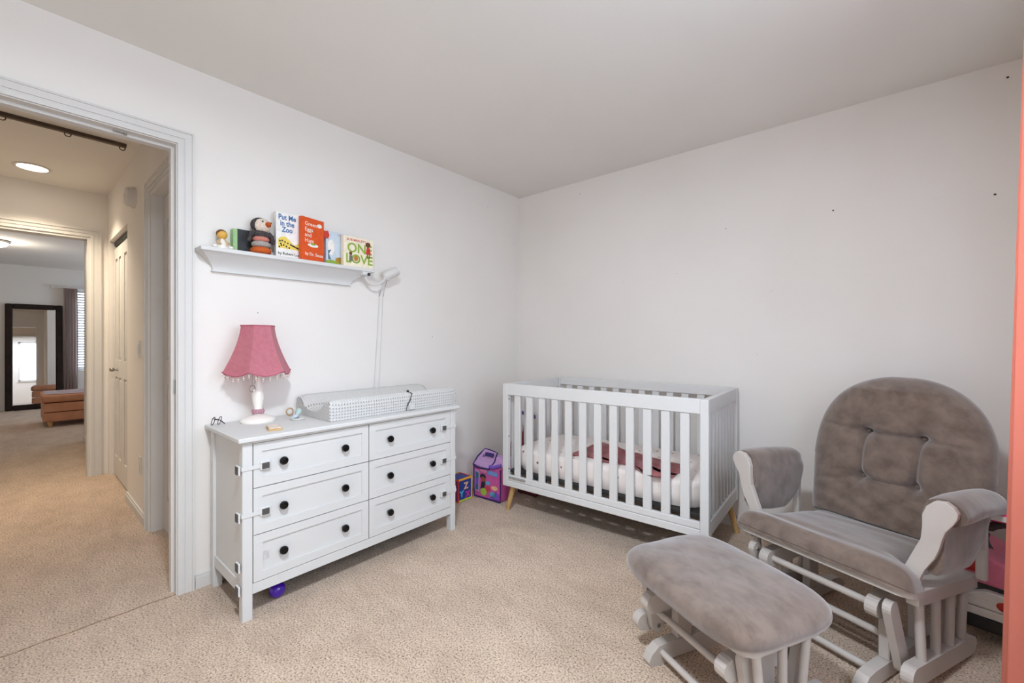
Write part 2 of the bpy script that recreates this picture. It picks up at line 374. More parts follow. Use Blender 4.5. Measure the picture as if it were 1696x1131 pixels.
# added fill lamp with glowing bowl, unseen above the frame, evens the light
r = thing('added_fill_lamp', 'white dome fill lamp added unseen on the nursery ceiling', 'lamp', (-0.50, 0.22, HC))
bm = NB(); lathe(bm, [(0.16, 0), (0.165, -0.02), (0.15, -0.03)], 36); obj('canopy', bm, TRIM, r, smooth=True)
bm = NB(); lathe(bm, [(0.15, -0.03), (0.13, -0.07), (0.08, -0.095), (0.001, -0.103)], 36); obj('glass_bowl', bm, emis('fill_lamp_bowl', (255, 244, 232), 4.0), r, smooth=True)
l = bpy.data.lights.new('fill_light', 'AREA'); l.shape = 'DISK'; l.size = 0.26; l.energy = 34; l.color = (0.88, 0.97, 1.07)
lo = bpy.data.objects.new('fill_light', l); COL.objects.link(lo); lo.parent = r; lo.location = (0, 0, -0.115)

# ------------------------------------------------------------------ hall and far bedroom
HY = 0.55
bm = NB(); SX0, SX1 = -3.375, -2.66; CX0, CX1 = -5.06, -4.165
box(bm, SX1, XL-0.12, HY, HY+0.12, 0, HC); box(bm, CX1, SX0, HY, HY+0.12, 0, HC); box(bm, -5.14, CX0, HY, HY+0.12, 0, HC)
box(bm, SX0, SX1, HY, HY+0.12, DZ, HC); box(bm, CX0, CX1, HY, HY+0.12, 2.024, HC)
wh = struct('wall_hall_right', bm, WALL, 'hallway wall with the closet door and light switch')
struct('wall_hall_left', bx(-5.14, XL-0.12, -0.75, -0.63, 0, HC), WALL, 'hallway wall left of the doorway')
bm = NB(); EY0, EY1 = -0.40, 0.437
box(bm, -5.26, -5.14, -2.6, EY0, 0, HC); box(bm, -5.26, -5.14, EY1, 0.67, 0, HC); box(bm, -5.26, -5.14, EY0, EY1, 2.05, HC)
struct('wall_hall_end', bm, WALL, 'hallway end wall around the bedroom doorway')
t3 = casing_x('trim_3', -5.14, 1, EY0, EY1, 2.05, 'door casing around the far bedroom doorway', w=0.07)
bm = NB(); box(bm, -5.26, -5.14, EY1-0.016, EY1, 0, 2.05); box(bm, -5.26, -5.14, EY0, EY0+0.016, 0, 2.05); box(bm, -5.26, -5.14, EY0+0.016, EY1-0.016, 2.034, 2.05)
obj('jamb', bm, TRIM, t3)
# bedroom shell
struct('wall_bedroom_side', bx(-7.04, -5.26, 0.55, 0.67, 0, HC), WALL, 'short side wall just inside the bedroom doorway')
struct('wall_bedroom_return', bx(-7.04, -6.92, 0.67, 3.0, 0, HC), BEDWHITE, 'bedroom wall turning right past the doorway')
struct('wall_bedroom_left', bx(-11.0, -5.26, -2.6, -2.48, 0, HC), BEDWHITE, 'bedroom wall on the left')
bm = NB(); box(bm, -11.0, -10.2, 2.9, 3.02, 0, HC); box(bm, -8.2, -7.04, 2.9, 3.02, 0, HC); box(bm, -10.2, -8.2, 2.9, 3.02, 0, 0.75); box(bm, -10.2, -8.2, 2.9, 3.02, 2.05, HC)
struct('wall_bedroom_right', bm, BEDWHITE, 'bedroom wall on the right')
BWY0, BWY1, BWZ0, BWZ1 = 0.73, 1.61, 0.62, 2.09
bm = NB(); box(bm, -11.12, -11.0, -2.6, BWY0, 0, HC); box(bm, -11.12, -11.0, BWY1, 3.02, 0, HC); box(bm, -11.12, -11.0, BWY0, BWY1, 0, BWZ0); box(bm, -11.12, -11.0, BWY0, BWY1, BWZ1, HC)
struct('wall_bedroom_far', bm, BEDWHITE, 'far bedroom wall behind the standing mirror')
bm = NB(); box(bm, -11.07, -11.03, BWY0, BWY0+0.04, BWZ0, BWZ1); box(bm, -11.07, -11.03, BWY1-0.04, BWY1, BWZ0, BWZ1); box(bm, -11.07, -11.03, BWY0, BWY1, BWZ0, BWZ0+0.04); box(bm, -11.07, -11.03, BWY0, BWY1, BWZ1-0.04, BWZ1)
w2 = struct('window_2', bm, TRIM, 'bedroom window with lowered blinds beside the mirror')
obj('pane', bx(-11.052, -11.048, BWY0+0.04, BWY1-0.04, BWZ0+0.04, BWZ1-0.04), GLASS, w2)
bm = NB(); box(bm, -10.2, -10.15, 2.93, 2.98, .75, 2.05); box(bm, -8.25, -8.2, 2.93, 2.98, .75, 2.05); box(bm, -9.23, -9.17, 2.93, 2.98, .75, 2.05); box(bm, -10.2, -8.2, 2.93, 2.98, .75, .80); box(bm, -10.2, -8.2, 2.93, 2.98, 2.0, 2.05)
w3 = struct('fill_window', bm, TRIM, 'wide unseen window added round the corner to brighten the bedroom')  # added opening, out of view, put in to bring more daylight into the bedroom
for x0, x1 in ((-10.15, -9.23), (-9.17, -8.25)): obj('pane', bx(x0, x1, 2.953, 2.957, .80, 2.0), GLASS, w3)
sl = None
for k in range(30):
    z = BWZ0+0.06+k*0.047
    if sl is None:
        bm = bx(-0.019, 0.019, 0, BWY1-BWY0-0.02, -0.0012, 0.0012)
        sl = obj('blind_slat', bm, TRIM, w2)
        o = sl
    else:
        o = sl.copy(); COL.objects.link(o); o.parent = w2
    o.location = (-10.99, BWY0+0.01, z); o.rotation_euler = (0, math.radians(52), 0)
baseboard('baseboard_bedroom', [(-7.04, -5.26, 0.537, 0.55, 0, -1)], 'baseboard inside the bedroom doorway')
baseboard('baseboard_hall', [(CX1, SX0-0.07, HY-0.013, HY, 0, -1)], 'white baseboard under the hallway light switch')
# side door of the hall with casing on plane y = HY, facing -y
bm = NB()
for d0, d1, th in ((0.004, 0.022, 0.011), (0.022, 0.030, 0.008), (0.030, 0.056, 0.013), (0.056, 0.068, 0.019)):
    box(bm, SX0-d1, SX0-d0, HY-th, HY, 0, DZ+d1); box(bm, SX0-d0, SX1+d0, HY-th, HY, DZ+d0, DZ+d1); box(bm, SX1+d0, SX1+d1, HY-th, HY, 0, DZ+d1)
t4 = struct('trim_4', bm, TRIM, 'door casing of the side room beside the light switch')
bm = NB(); box(bm, SX0, SX0+0.016, HY, HY+0.12, 0, DZ); box(bm, SX1-0.016, SX1, HY, HY+0.12, 0, DZ); box(bm, SX0+0.016, SX1-0.016, HY, HY+0.12, DZ-0.016, DZ)
obj('jamb', bm, TRIM, t4)
def panel_door(name, x0, x1, y0, y1, z0, z1, panels, label, side=-1):
    """leaf between y0 (front) and y1; panels are (x0,x1,z0,z1) recesses on the front"""
    bm = bx(x0, x1, y0+0.010, y1, z0, z1); d = struct(name, bm, TRIM, label)
    # face frame: horizontal and vertical strips around the recesses
    xs = sorted({p[0] for p in panels} | {p[1] for p in panels}); zs = sorted({p[2] for p in panels} | {p[3] for p in panels})
    bm = NB(); cols = [x0]+xs+[x1]; rows = [z0]+zs+[z1]
    for i in range(len(cols)-1):
        for j in range(len(rows)-1):
            cx, cz = (cols[i]+cols[i+1])/2, (rows[j]+rows[j+1])/2
            if not any(p[0] < cx < p[1] and p[2] < cz < p[3] for p in panels): box(bm, cols[i], cols[i+1], y0, y0+0.010, rows[j], rows[j+1])
    obj('face_frame', bm, TRIM, d)
    for p in panels:
        obj('panel', bx(p[0]+0.022, p[1]-0.022, y0+0.002, y0+0.010, p[2]+0.022, p[3]-0.022), TRIM, d, bevel=0.006)
    return d
d2 = panel_door('door_2', SX0+0.018, SX1-0.018, HY+0.06, HY+0.095, 0.01, DZ-0.02, [(-3.27, -3.05, .2, .9), (-2.98, -2.76, .2, .9), (-3.27, -3.05, 1.05, 1.9), (-2.98, -2.76, 1.05, 1.9)], 'closed white panel door of the side room')
mid = (CX0+CX1)/2
for nm, a0, a1 in (('door_3', CX0+0.006, mid-0.002), ('door_4', mid+0.002, CX1-0.006)):
    d = panel_door(nm, a0, a1, HY+0.03, HY+0.062, 0.012, 1.955, [(a0+.07, a0+.19, .18, .86), (a0+.25, a1-.07, .18, .86), (a0+.07, a0+.19, 1.0, 1.86), (a0+.25, a1-.07, 1.0, 1.86)], 'white bifold closet leaf, %s' % ('the one nearer the bedroom' if nm == 'door_3' else 'the one nearer the light switch'))
    if nm == 'door_3':
        bm = NB(); tube(bm, [(a1-0.22, HY+0.03, 0.925), (a1-0.22, HY+0.0, 0.925)], [0.012, 0.009]); sphere(bm, (a1-0.22, HY-0.008, 0.925), 0.018, 14); obj('knob', bm, METAL, d, smooth=True)
obj('closet_track', bx(CX0+0.002, CX1-0.002, HY+0.035, HY+0.07, 1.985, 2.022), DARK, wh)
obj('closet_back', bx(CX0, CX1, HY+0.10, HY+0.11, 0, 2.022), mat('closet_dark', (60, 50, 42), 0.9), wh)

# hall fittings
r = thing('recessed_light', 'glowing round recessed light in the hallway ceiling', 'light', (-4.715, 0.10, HC))
bm = NB(); lathe(bm, [(0.098, 0.0), (0.102, -0.004), (0.088, -0.010), (0.080, -0.008), (0.080, 0.0)], 40); obj('trim_ring', bm, TRIM, r, smooth=True)
bm = NB(); lathe(bm, [(0.078, -0.004), (0.001, -0.005)], 40); obj('lens', bm, emis('warm_lens', (255, 240, 218), 12.0), r)
l = bpy.data.lights.new('recessed_lamp', 'AREA'); l.shape = 'DISK'; l.size = 0.14; l.energy = 9; l.spread = math.radians(115); l.color = (1, 0.84, 0.62)
lo = bpy.data.objects.new('recessed_lamp', l); COL.objects.link(lo); lo.parent = r; lo.location = (0, 0, -0.02)
r = thing('ceiling_line', 'dark brown track with small rings on the hallway ceiling', 'line', (-3.71, 0.2, HC))  # dark bar standing for the gap round the attic lid
BROWN = mat('dark_brown_metal', (70, 54, 40), 0.5, rgb2=(82, 63, 46), nscale=15)
obj('line_bar', bx(-0.02, 0.012, -0.75, 0.285, -0.022, 0), BROWN, r, bevel=0.003)
for y in (-0.235, 0.02, 0.265):
    bm = NB(); tube(bm, [(0.0, y+0.014*math.cos(a), -0.03+0.014*math.sin(a)) for a in [2*PI*k/14 for k in range(15)]], 0.003, 6); obj('ring', bm, BROWN, r, smooth=True)
r = thing('smoke_detector', 'small white round detector on the hallway wall', 'detector', (-3.88, HY, 2.146))
M = Matrix.Rotation(PI/2, 4, 'X')
bm = NB(); lathe(bm, [(0.072, 0), (0.072, 0.016), (0.064, 0.018), (0.064, 0.042), (0.052, 0.052), (0.002, 0.053)], 28, M=M); obj('housing', bm, TRIM, r, smooth=True)
bm = NB(); lathe(bm, [(0.014, 0.052), (0.012, 0.057), (0.001, 0.058)], 14, M=M); obj('test_button', bm, flat('button_white', (205, 203, 200)), r, smooth=True)
def plate(name, label, cat, x, z, kind):
    r = thing(name, label, cat, (x, HY, z))
    obj('cover_plate', bx(-0.036, 0.036, -0.006, 0, -0.058, 0.058), TRIM, r, bevel=0.002)
    if kind == 's': obj('toggle', bx(-0.016, 0.016, -0.012, -0.006, -0.033, 0.033), TRIM, r, bevel=0.003)
    else:
        for dz in (-0.022, 0.022): obj('socket', bx(-0.016, 0.016, -0.008, -0.006, dz-0.014, dz+0.014), flat('socket_white', (215, 213, 210)), r, bevel=0.001)
plate('light_switch', 'white light switch on the hallway wall', 'switch', -3.69, 1.11, 's')
plate('wall_outlet', 'white wall outlet low on the hallway wall', 'outlet', -3.67, 0.35, 'o')

# bedroom things
r = thing('floor_mirror', 'tall standing mirror in a wide dark frame', 'mirror', (-10.9, 0.2575, 0))
th = math.radians(2.6); M = Matrix.Rotation(-th, 4, 'Y')
mw, mh, fw = 0.66, 1.78, 0.085
for a in ((-mw/2, -mw/2+fw, 0, mh), (mw/2-fw, mw/2, 0, mh), (-mw/2+fw, mw/2-fw, 0, fw), (-mw/2+fw, mw/2-fw, mh-fw, mh)):
    obj('frame_rail', bx(-0.02, 0.035, a[0], a[1], a[2]+0.004, a[3]+0.004, M=M), ESP, r, bevel=0.012)
obj('mirror_glass', bx(0.0, 0.008, -mw/2+fw-0.01, mw/2-fw+0.01, fw-0.01, mh-fw+0.01, M=M), MIRROR, r)
r = thing('storage_bench', 'tan leather storage bench with pale folded throw on top', 'bench', (-8.78, 0.74, 0))
X0, X1, Y0, Y1 = -0.36, 0.36, -0.48, 0.48
for k in range(2): obj('body_panel', bx(X0+.012, X1-.012, Y0+0.012, Y1-0.012, 0.075+k*0.128, 0.195+k*0.128), LEATH, r, bevel=0.012, seg=2)
obj('lid_cushion', bx(X0, X1, Y0, Y1, 0.333, 0.435), LEATH, r, bevel=0.03, seg=3, smooth=True)
for sx in (-1, 1):
    for sy in (-1, 1):
        bm = NB(); lathe(bm, [(0.022, 0), (0.032, 0.075)], 12, c=(sx*0.27, sy*0.40, 0)); obj('leg', bm, BEECH, r)
bm = NB()
def fth(u, v): return Vector((X0+0.03+u*0.66, Y0+0.03+v*0.9, 0.436+0.006+0.004*math.sin(u*9)*math.sin(v*13)))
grid(bm, fth, 14, 18); bmesh.ops.solidify(bm, geom=bm.faces[:], thickness=0.006)
o = obj('folded_throw', bm, mat('pale_pink_throw', (222, 208, 210), 0.9, rgb2=(205, 188, 192), nscale=9, bump=.2, bscale=60), None, smooth=True)
o.location = (-8.78, 0.74, 0); tag(o, 'pale pink throw spread over the bench', 'throw')
r = thing('bedroom_curtain', 'taupe curtain hanging on a pale rod by the far window', 'curtain', (-10.92, 0.7, 0))
bm = NB(); grid(bm, lambda u, v: Vector((0.035*math.sin(u*2*PI*4.5), -0.105+u*0.175+0.01*math.sin(v*3), 0.03+v*2.06)), 64, 12); bmesh.ops.solidify(bm, geom=bm.faces[:], thickness=0.003)
obj('fabric_panel', bm, TAUPE, r, smooth=True)
bm = NB(); tube(bm, [(0, -0.23, 2.10), (0, 1.1, 2.10)], 0.011, 12); obj('curtain_rod', bm, TRIM, r, smooth=True)
bm = NB(); sphere(bm, (0, -0.245, 2.10), 0.02, 12); obj('finial', bm, TRIM, r, smooth=True)
r = thing('flush_ceiling_lamp', 'round flush ceiling lamp glowing in the bedroom', 'lamp', (-8.5, -0.16, HC))
bm = NB(); lathe(bm, [(0.15, 0), (0.155, -0.02), (0.14, -0.03)], 32); obj('canopy', bm, METAL, r, smooth=True)
bm = NB(); lathe(bm, [(0.14, -0.03), (0.12, -0.065), (0.07, -0.088), (0.001, -0.095)], 32); obj('glass_bowl', bm, emis('lamp_bowl', (255, 236, 210), 9.0), r, smooth=True)
l = bpy.data.lights.new('bowl_lamp', 'POINT'); l.energy = 10; l.color = (1, 0.90, 0.78); l.shadow_soft_size = 0.1
lo = bpy.data.objects.new('bowl_lamp', l); COL.objects.link(lo); lo.parent = r; lo.location = (0, 0, -0.2)

# ================================================================== DRESSER
DX = -1.985
r = thing('dresser', 'white six-drawer dresser with black knobs and child locks', 'dresser', (-2.21, 1.2, 0)); dr = r
def D(name, bm, m, parent=None, **k): return obj(name, bm, m, parent or dr, world=True, **k)
DT = 0.765
D('top_board', bx(XL+0.003, -1.963, 0.597, 1.803, DT-0.019, DT), WHITE, bevel=0.003)
D('top_moulding', bx(XL+0.02, -1.975, 0.608, 1.792, DT-0.028, DT-0.0192), WHITE, bevel=0.003)
LY = ((0.617, 0.655), (1.748, 1.785))
for y0, y1 in LY:
    for x0, x1 in ((DX-0.042, DX), (XL+0.022, XL+0.062)): D('leg', bx(x0, x1, y0, y1, 0, DT-0.0285), WHITE, bevel=0.002)
for y0, y1 in ((0.628, 0.640), (1.762, 1.774)):
    D('side_panel', bx(XL+0.062, DX-0.042, y0, y1, 0.125, DT-0.0285), WHITE)
    D('side_rail', bx(XL+0.0625, DX-0.0425, y0-0.006, y1+0.006, 0.10, 0.15), WHITE)
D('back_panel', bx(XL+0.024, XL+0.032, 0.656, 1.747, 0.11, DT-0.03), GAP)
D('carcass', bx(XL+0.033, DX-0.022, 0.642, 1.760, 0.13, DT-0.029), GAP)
D('bottom_rail', bx(DX-0.022, DX-0.004, 0.655, 1.748, 0.103, 0.1465), WHITE, bevel=0.0015)
rows = ((0.547, 0.733), (0.3495, 0.543), (0.1505, 0.3455)); cols = ((0.6585, 1.191), (1.196, 1.7445))
LOCKZ = {(0, 0): .635, (0, 1): .44, (1, 0): .641, (1, 1): .444, (1, 2): .244}
for ci, (y0, y1) in enumerate(cols):
    for ri, (z0, z1) in enumerate(rows):
        d = D('drawer_front', bx(DX-0.021, DX-0.009, y0, y1, z0, z1), WHITE)
        fr = 0.036; bm = NB()
        box(bm, DX-0.009, DX-0.002, y0, y1, z0, z0+fr); box(bm, DX-0.009, DX-0.002, y0, y1, z1-fr, z1); box(bm, DX-0.009, DX-0.002, y0, y0+fr, z0+fr, z1-fr); box(bm, DX-0.009, DX-0.002, y1-fr, y1, z0+fr, z1-fr)
        D('drawer_frame', bm, WHITE, d)
        for ky in ((0.775, 1.06) if ci == 0 else (1.315, 1.601)):
            kz = (0.641, 0.446, 0.249)[ri]; bm = NB()
            lathe(bm, [(0.009, 0), (0.008, 0.010), (0.0175, 0.016), (0.0185, 0.022), (0.015, 0.029), (0.001, 0.031)], 18, M=Matrix.Translation((DX-0.009, ky, kz)) @ Matrix.Rotation(PI/2, 4, 'Y'))
            D('knob', bm, BLACK, d, smooth=True)
for (ci, ri), z in LOCKZ.items():
    y = 0.703 if ci == 0 else 1.69; s = -1 if ci == 0 else 1
    lk = D('drawer_lock', bx(DX-0.009, DX+0.006, y-0.021, y+0.021, z-0.019, z+0.019), WHITE, bevel=0.003)
    D('lock_face', bx(DX+0.0062, DX+0.010, y-0.0145, y+0.0145, z-0.0125, z+0.0125), GREYP, lk, bevel=0.001)
    ye = 0.617 if ci == 0 else 1.785; bm = NB()
    a, c = sorted((y+s*0.021, ye+s*0.004)); box(bm, DX+0.001, DX+0.0035, a, c, z-0.008, z+0.008)
    a, c = sorted((ye, ye+s*0.004)); box(bm, DX-0.03, DX+0.001, a, c, z-0.008, z+0.008)
    D('strap', bm, WHITE, lk)
for ye, s, zs in ((0.617, -1, (.628, .432, .226, .13)), (1.785, 1, (.641, .444, .244))):
    for z in zs:
        a, c = sorted((ye+s*0.0045, ye+s*0.012)); e, f = sorted((ye+s*0.012, ye+s*0.0155))
        an = D('lock_anchor', bx(DX-0.045, DX-0.008, a, c, z-0.02, z+0.02), WHITE, bevel=0.002)
        D('anchor_face', bx(DX-0.04, DX-0.013, e, f, z-0.016, z+0.016), GREYP, an)
D('adhesive_mark', bx(DX-0.009, DX-0.0082, 0.682, 0.722, 0.228, 0.266), mat('adhesive_residue', (205, 204, 203), 0.6, rgb2=(190, 189, 188), nscale=80))
sph = NB(); sphere(sph, (0, 0, 0), 0.034, 28); o = obj('ball', sph, mat('purple_plastic', (72, 28, 170), 0.2, rgb2=(80, 34, 180), nscale=10, coat=.4), smooth=True); o.location = (-2.075, 0.785, 0.034); tag(o, 'shiny purple ball lying under the dresser', 'ball')

# changing pad
r = thing('changing_pad', 'contoured changing pad in a pale dotted plush cover', 'changing pad', (-2.235, 1.43, DT))
PW, PL = 0.193, 0.415
def pad_sec(y, k):
    pr = [(-1, 0.0), (-1.0, 0.06), (-0.97, 0.092), (-0.88, 0.104), (-0.76, 0.100), (-0.55, 0.066), (-0.3, 0.042), (0, 0.036), (0.3, 0.042), (0.55, 0.066), (0.76, 0.100), (0.88, 0.104), (0.97, 0.092), (1.0, 0.06), (1.0, 0.0), (0.5, 0.0), (0, 0.0), (-0.5, 0.0)]
    return [Vector((p[0]*PW*(1-0.02*(1-k)), y, 0.001+p[1]*(0.90+0.10*k))) for p in pr]
ys = [-PL, -PL+0.006, -PL+0.02, -PL+0.05]+[-PL+0.05+(2*PL-0.10)*i/20 for i in range(1, 20)]+[PL-0.05, PL-0.02, PL-0.006, PL]
bm = loft(NB(), [pad_sec(y, min(1, (PL-abs(y))/0.03+0.0)) for y in ys]); obj('pad_cover', bm, MINKY, r, smooth=True)
bm = NB(); tube(bm, [(PW-0.03, 0.06, 0.107), (PW+0.002, 0.07, 0.097), (PW+0.006, 0.055, 0.06), (PW+0.005, 0.035, 0.03), (PW+0.004, 0.03, 0.003)], 0.003, 6); obj('strap_cord', bm, GREYP, r, smooth=True)
obj('safety_buckle', bx(PW+0.001, PW+0.012, 0.045, 0.085, 0.004, 0.045), flat('pale_buckle', (205, 204, 202)), r, bevel=0.003)
bm = NB(); sphere(bm, (PW-0.024, 0.06, 0.108), 0.008, 10); obj('strap_end', bm, DARK, r)

# lamp
r = thing('table_lamp', 'table lamp with pink scalloped shade on a cream base', 'lamp', (-2.33, 0.793, DT))
bm = NB(); lathe(bm, [(0.074, 0.0), (0.077, 0.006), (0.074, 0.014), (0.058, 0.024), (0.036, 0.032), (0.026, 0.036)], 36); obj('base', bm, CERAM, r, smooth=True)
bm = NB(); lathe(bm, [(0.020, 0.034), (0.020, 0.064), (0.017, 0.070), (0.022, 0.092), (0.0265, 0.118), (0.0265, 0.138), (0.022, 0.165), (0.0155, 0.20), (0.0125, 0.235), (0.016, 0.245), (0.012, 0.27), (0.012, 0.30)], 24); obj('stem', bm, CERAM, r, smooth=True)
PETAL = mat('mauve_ceramic', (186, 140, 150), 0.4, rgb2=(170, 122, 135), nscale=60)
for k in range(12):
    a = 2*PI*k/12; bm = NB(); sphere(bm, (0.021*math.cos(a), 0.021*math.sin(a), 0.052), 0.0095, 10, sc=(.8, .8, 1.4)); obj('flower_petal', bm, PETAL, r, smooth=True)
SEG = 6; NPF = 10
def shade_pt(k, z01, off=0.0):
    # hexagonal bell, scalloped lower rim
    f = k % NPF; face = k//NPF; a0 = 2*PI*face/SEG-0.576; a1 = a0+2*PI/SEG; t = f/NPF
    rad = 0.150*(1-z01)**1.55+0.075*(1-(1-z01)**1.55)+off
    p = Vector((math.cos(a0), math.sin(a0)))*(1-t)+Vector((math.cos(a1), math.sin(a1)))*t
    zz = 0.252+z01*0.222-(1-z01)**3*0.020*math.sin(PI*t)
    return Vector((p.x*rad, p.y*rad, zz))
bm = NB(); N = SEG*NPF; NV = 14
Vr = [[bm.verts.new(shade_pt(k, j/(NV-1))) for j in range(NV)] for k in range(N)]
for k in range(N):
    for j in range(NV-1): bm.faces.new([Vr[k][j], Vr[(k+1) % N][j], Vr[(k+1) % N][j+1], Vr[k][j+1]])
bmesh.ops.solidify(bm, geom=bm.faces[:], thickness=0.0025)
sh = obj('lamp_shade', bm, PINKSH, r, smooth=False)
me = sh.data; me.polygons.foreach_set('use_smooth', [True]*len(me.polygons)); me.set_sharp_from_angle(angle=math.radians(25))
TRIMP = mat('shade_trim', (176, 92, 110), 0.8)
for j, zz in ((0, 0), (NV-1, 1.0)):
    bm = NB(); tube(bm, [shade_pt(k % N, zz, 0.001) for k in range(N+1)], 0.0028, 6); obj('trim_band', bm, TRIMP, sh, smooth=True)
bead = NB(); tube(bead, [(0, 0, 0), (0, 0, -0.012)], 0.0008, 4); sphere(bead, (0, 0, -0.015), 0.0042, 8); sphere(bead, (0, 0, -0.024), 0.0032, 8)
bd0 = obj('fringe_bead', bead, mat('bead_glass', (208, 190, 182), 0.2, rgb2=(225, 214, 205), nscale=60), sh, smooth=True)
for k in range(0, N, 2):
    o = bd0 if k == 0 else bd0.copy()
    if k: COL.objects.link(o); o.parent = sh
    o.location = shade_pt(k, 0.0, -0.001)
bm = NB(); tube(bm, [(0.03, -0.035, 0.25), (0.031, -0.036, 0.185)], 0.0012, 6); ch = obj('pull_chain', bm, METAL, r)
bm = NB(); tube(bm, [(0.031, -0.036+0.013*math.cos(a), 0.168+0.015*math.sin(a)) for a in [2*PI*k/16 for k in range(17)]], 0.002, 6); obj('pull_ring', bm, METAL, ch, smooth=True)
bm = NB(); tube(bm, [(0.012, 0.0, 0.245), (0.022, -0.016, 0.21), (0.026, -0.026, 0.17)], 0.0012, 6); obj('second_chain', bm, METAL, r)

# small things on the dresser
M = Matrix.Translation((-2.085, 0.775, DT)) @ Matrix.Rotation(math.radians(-14), 4, 'Z')
r = thing('wooden_box', 'small flat wooden block on the dresser front edge', 'box', (-2.085, 0.775, DT), math.radians(-14))
obj('tray', bx(-0.05, 0.05, -0.028, 0.028, 0, 0.008), BEECH, r, bevel=0.001)
obj('slide_lid', bx(-0.05, 0.044, -0.024, 0.024, 0.0082, 0.013), flat('pale_paper', (226, 214, 200)), r, bevel=0.001)
r = thing('baby_brush', 'white and mint baby brush lying by the changing pad', 'brush', (-2.24, 0.945, DT))
bm = NB(); lathe(bm, [(0.030, 0), (0.034, 0.006), (0.030, 0.010), (0.026, 0.006), (0.001, 0.005)], 28, M=Matrix.Diagonal((1.25, 1, 1, 1))); obj('dish', bm, TRIM, r, smooth=True)
MINT = flat('mint_plastic', (188, 214, 210)); bm = NB(); tube(bm, [(0.01, -0.03, 0.012), (-0.01, 0.0, 0.020), (-0.04, 0.022, 0.034), (-0.05, 0.028, 0.038)], [0.007, 0.009, 0.017, 0.012], 12); obj('handle', bm, MINT, r, smooth=True)
bm = NB(); sphere(bm, (0.0, -0.012, 0.018), 0.014, 14, sc=(1.2, 1, .7)); obj('brush_head', bm, flat('lilac_plastic', (200, 202, 220)), r, smooth=True)
r = thing('tape_roll', 'tan ring standing behind the baby brush', 'ring', (-2.385, 0.965, DT))
bm = NB(); tube(bm, [(0, 0.017*math.cos(a), 0.022+0.018*math.sin(a)) for a in [2*PI*k/20 for k in range(21)]], 0.004, 8); obj('band', bm, flat('tan_band', (188, 158, 120)), r, smooth=True)
r = thing('eyeglasses', 'folded dark wire eyeglasses on the dresser corner', 'eyeglasses', (-2.375, 0.628, DT))
for dy in (-0.012, 0.014):
    bm = NB(); tube(bm, [(0.018*math.cos(a), dy+0.006*math.sin(a), 0.022+0.018*math.sin(a)) for a in [2*PI*k/18 for k in range(19)]], 0.0016, 6); obj('rim', bm, DARK, r, smooth=True)
for dx in (-0.018, 0.018):
    bm = NB(); tube(bm, [(dx, -0.012, 0.032), (dx*0.6, 0.016, 0.024), (dx*0.4, 0.034, 0.004)], 0.0017, 6); obj('temple', bm, DARK, r, smooth=True)

# ================================================================== SHELF AND WHAT STANDS ON IT
SZ = 1.602
r = thing('wall_shelf', 'white ledge shelf with coved moulding on the wall', 'shelf', (-2.40, 1.0, 1.50))
obj('shelf_board', bx(XL+0.001, -2.337, 0.560, 1.448, SZ-0.020, SZ), WHITE, r, world=True, bevel=0.003)
secs = []
for i in range(13):
    p = i/12; f = math.sin(p*PI/2); z = SZ-0.0202-p*0.078
    y0, y1, xf = 0.568+f*0.058, 1.440-f*0.108, -2.348-f*0.074
    secs.append([Vector((XL+0.001, y0, z)), Vector((xf, y0+ (0), z)), Vector((xf, y1, z)), Vector((XL+0.001, y1, z))])
obj('cove_moulding', loft(NB(), secs), WHITE, r, world=True)
obj('lower_bead', bx(XL+0.001, -2.418, 0.622, 1.336, SZ-0.104, SZ-0.0985), WHITE, r, world=True, bevel=0.001)

def book(name, label, x, y0, h, w, t, cover, rot=0.0, pages=(236, 230, 216), lean=0.0):
    """cover faces +x, spine at y0; the book's front lower spine corner is at (x, y0, SZ)"""
    rr = thing(name, label, 'book', (x, y0, SZ+0.0005), rot, 'picture books on the shelf')
    obj('front_cover', bx(-0.003, 0, 0, w, 0, h), cover, rr)
    obj('spine', bx(-t, -0.003, 0, 0.003, 0, h), cover, rr)
    obj('back_cover', bx(-t-0.003, -t, 0, w, 0, h), cover, rr)
    obj('page_block', bx(-t+0.0005, -0.0035, 0.0035, w-0.004, 0.003, h-0.003), flat('book_pages', pages, .8), rr)
    return rr
def btext(bk, s, y, z, size, m, align='LEFT', bold=0.0, sx=1.0, spacing=.85):
    return text('cover_lettering', s, size, Matrix.Translation((0.0002, y, z)) @ Matrix(((0, 0, 1, 0), (1, 0, 0, 0), (0, 1, 0, 0), (0, 0, 0, 1))), m, bk, world=False, extrude=0.0004, align=align, bold=bold, sx=sx, spacing=spacing)
def blob(bk, name, m, pts, th=0.0008, x=0.0001):
    bm = NB(); prism(bm, pts, 'x', x, x+th); return obj(name, bm, m, bk)
def ell(cy, cz, ry, rz, n=18): return [(cy+ry*math.cos(2*PI*k/n), cz+rz*math.sin(2*PI*k/n)) for k in range(n)]
BLUE = flat('ink_blue', (44, 104, 160)); YEL = flat('ink_yellow', (232, 206, 92)); INK = flat('ink_black', (25, 25, 25)); LIME = flat('ink_green', (140, 172, 60))
REDI = flat('ink_red', (200, 54, 40)); BRN = flat('ink_brown', (110, 66, 38)); ORG = flat('cover_orange', (222, 84, 24)); WHI = flat('ink_white', (240, 236, 228))
COVW = flat('cover_white', (238, 236, 232)); COVR = flat('cover_red', (200, 34, 30)); COVB = flat('cover_paleblue', (196, 210, 222)); COVC = flat('cover_cream', (240, 230, 206))

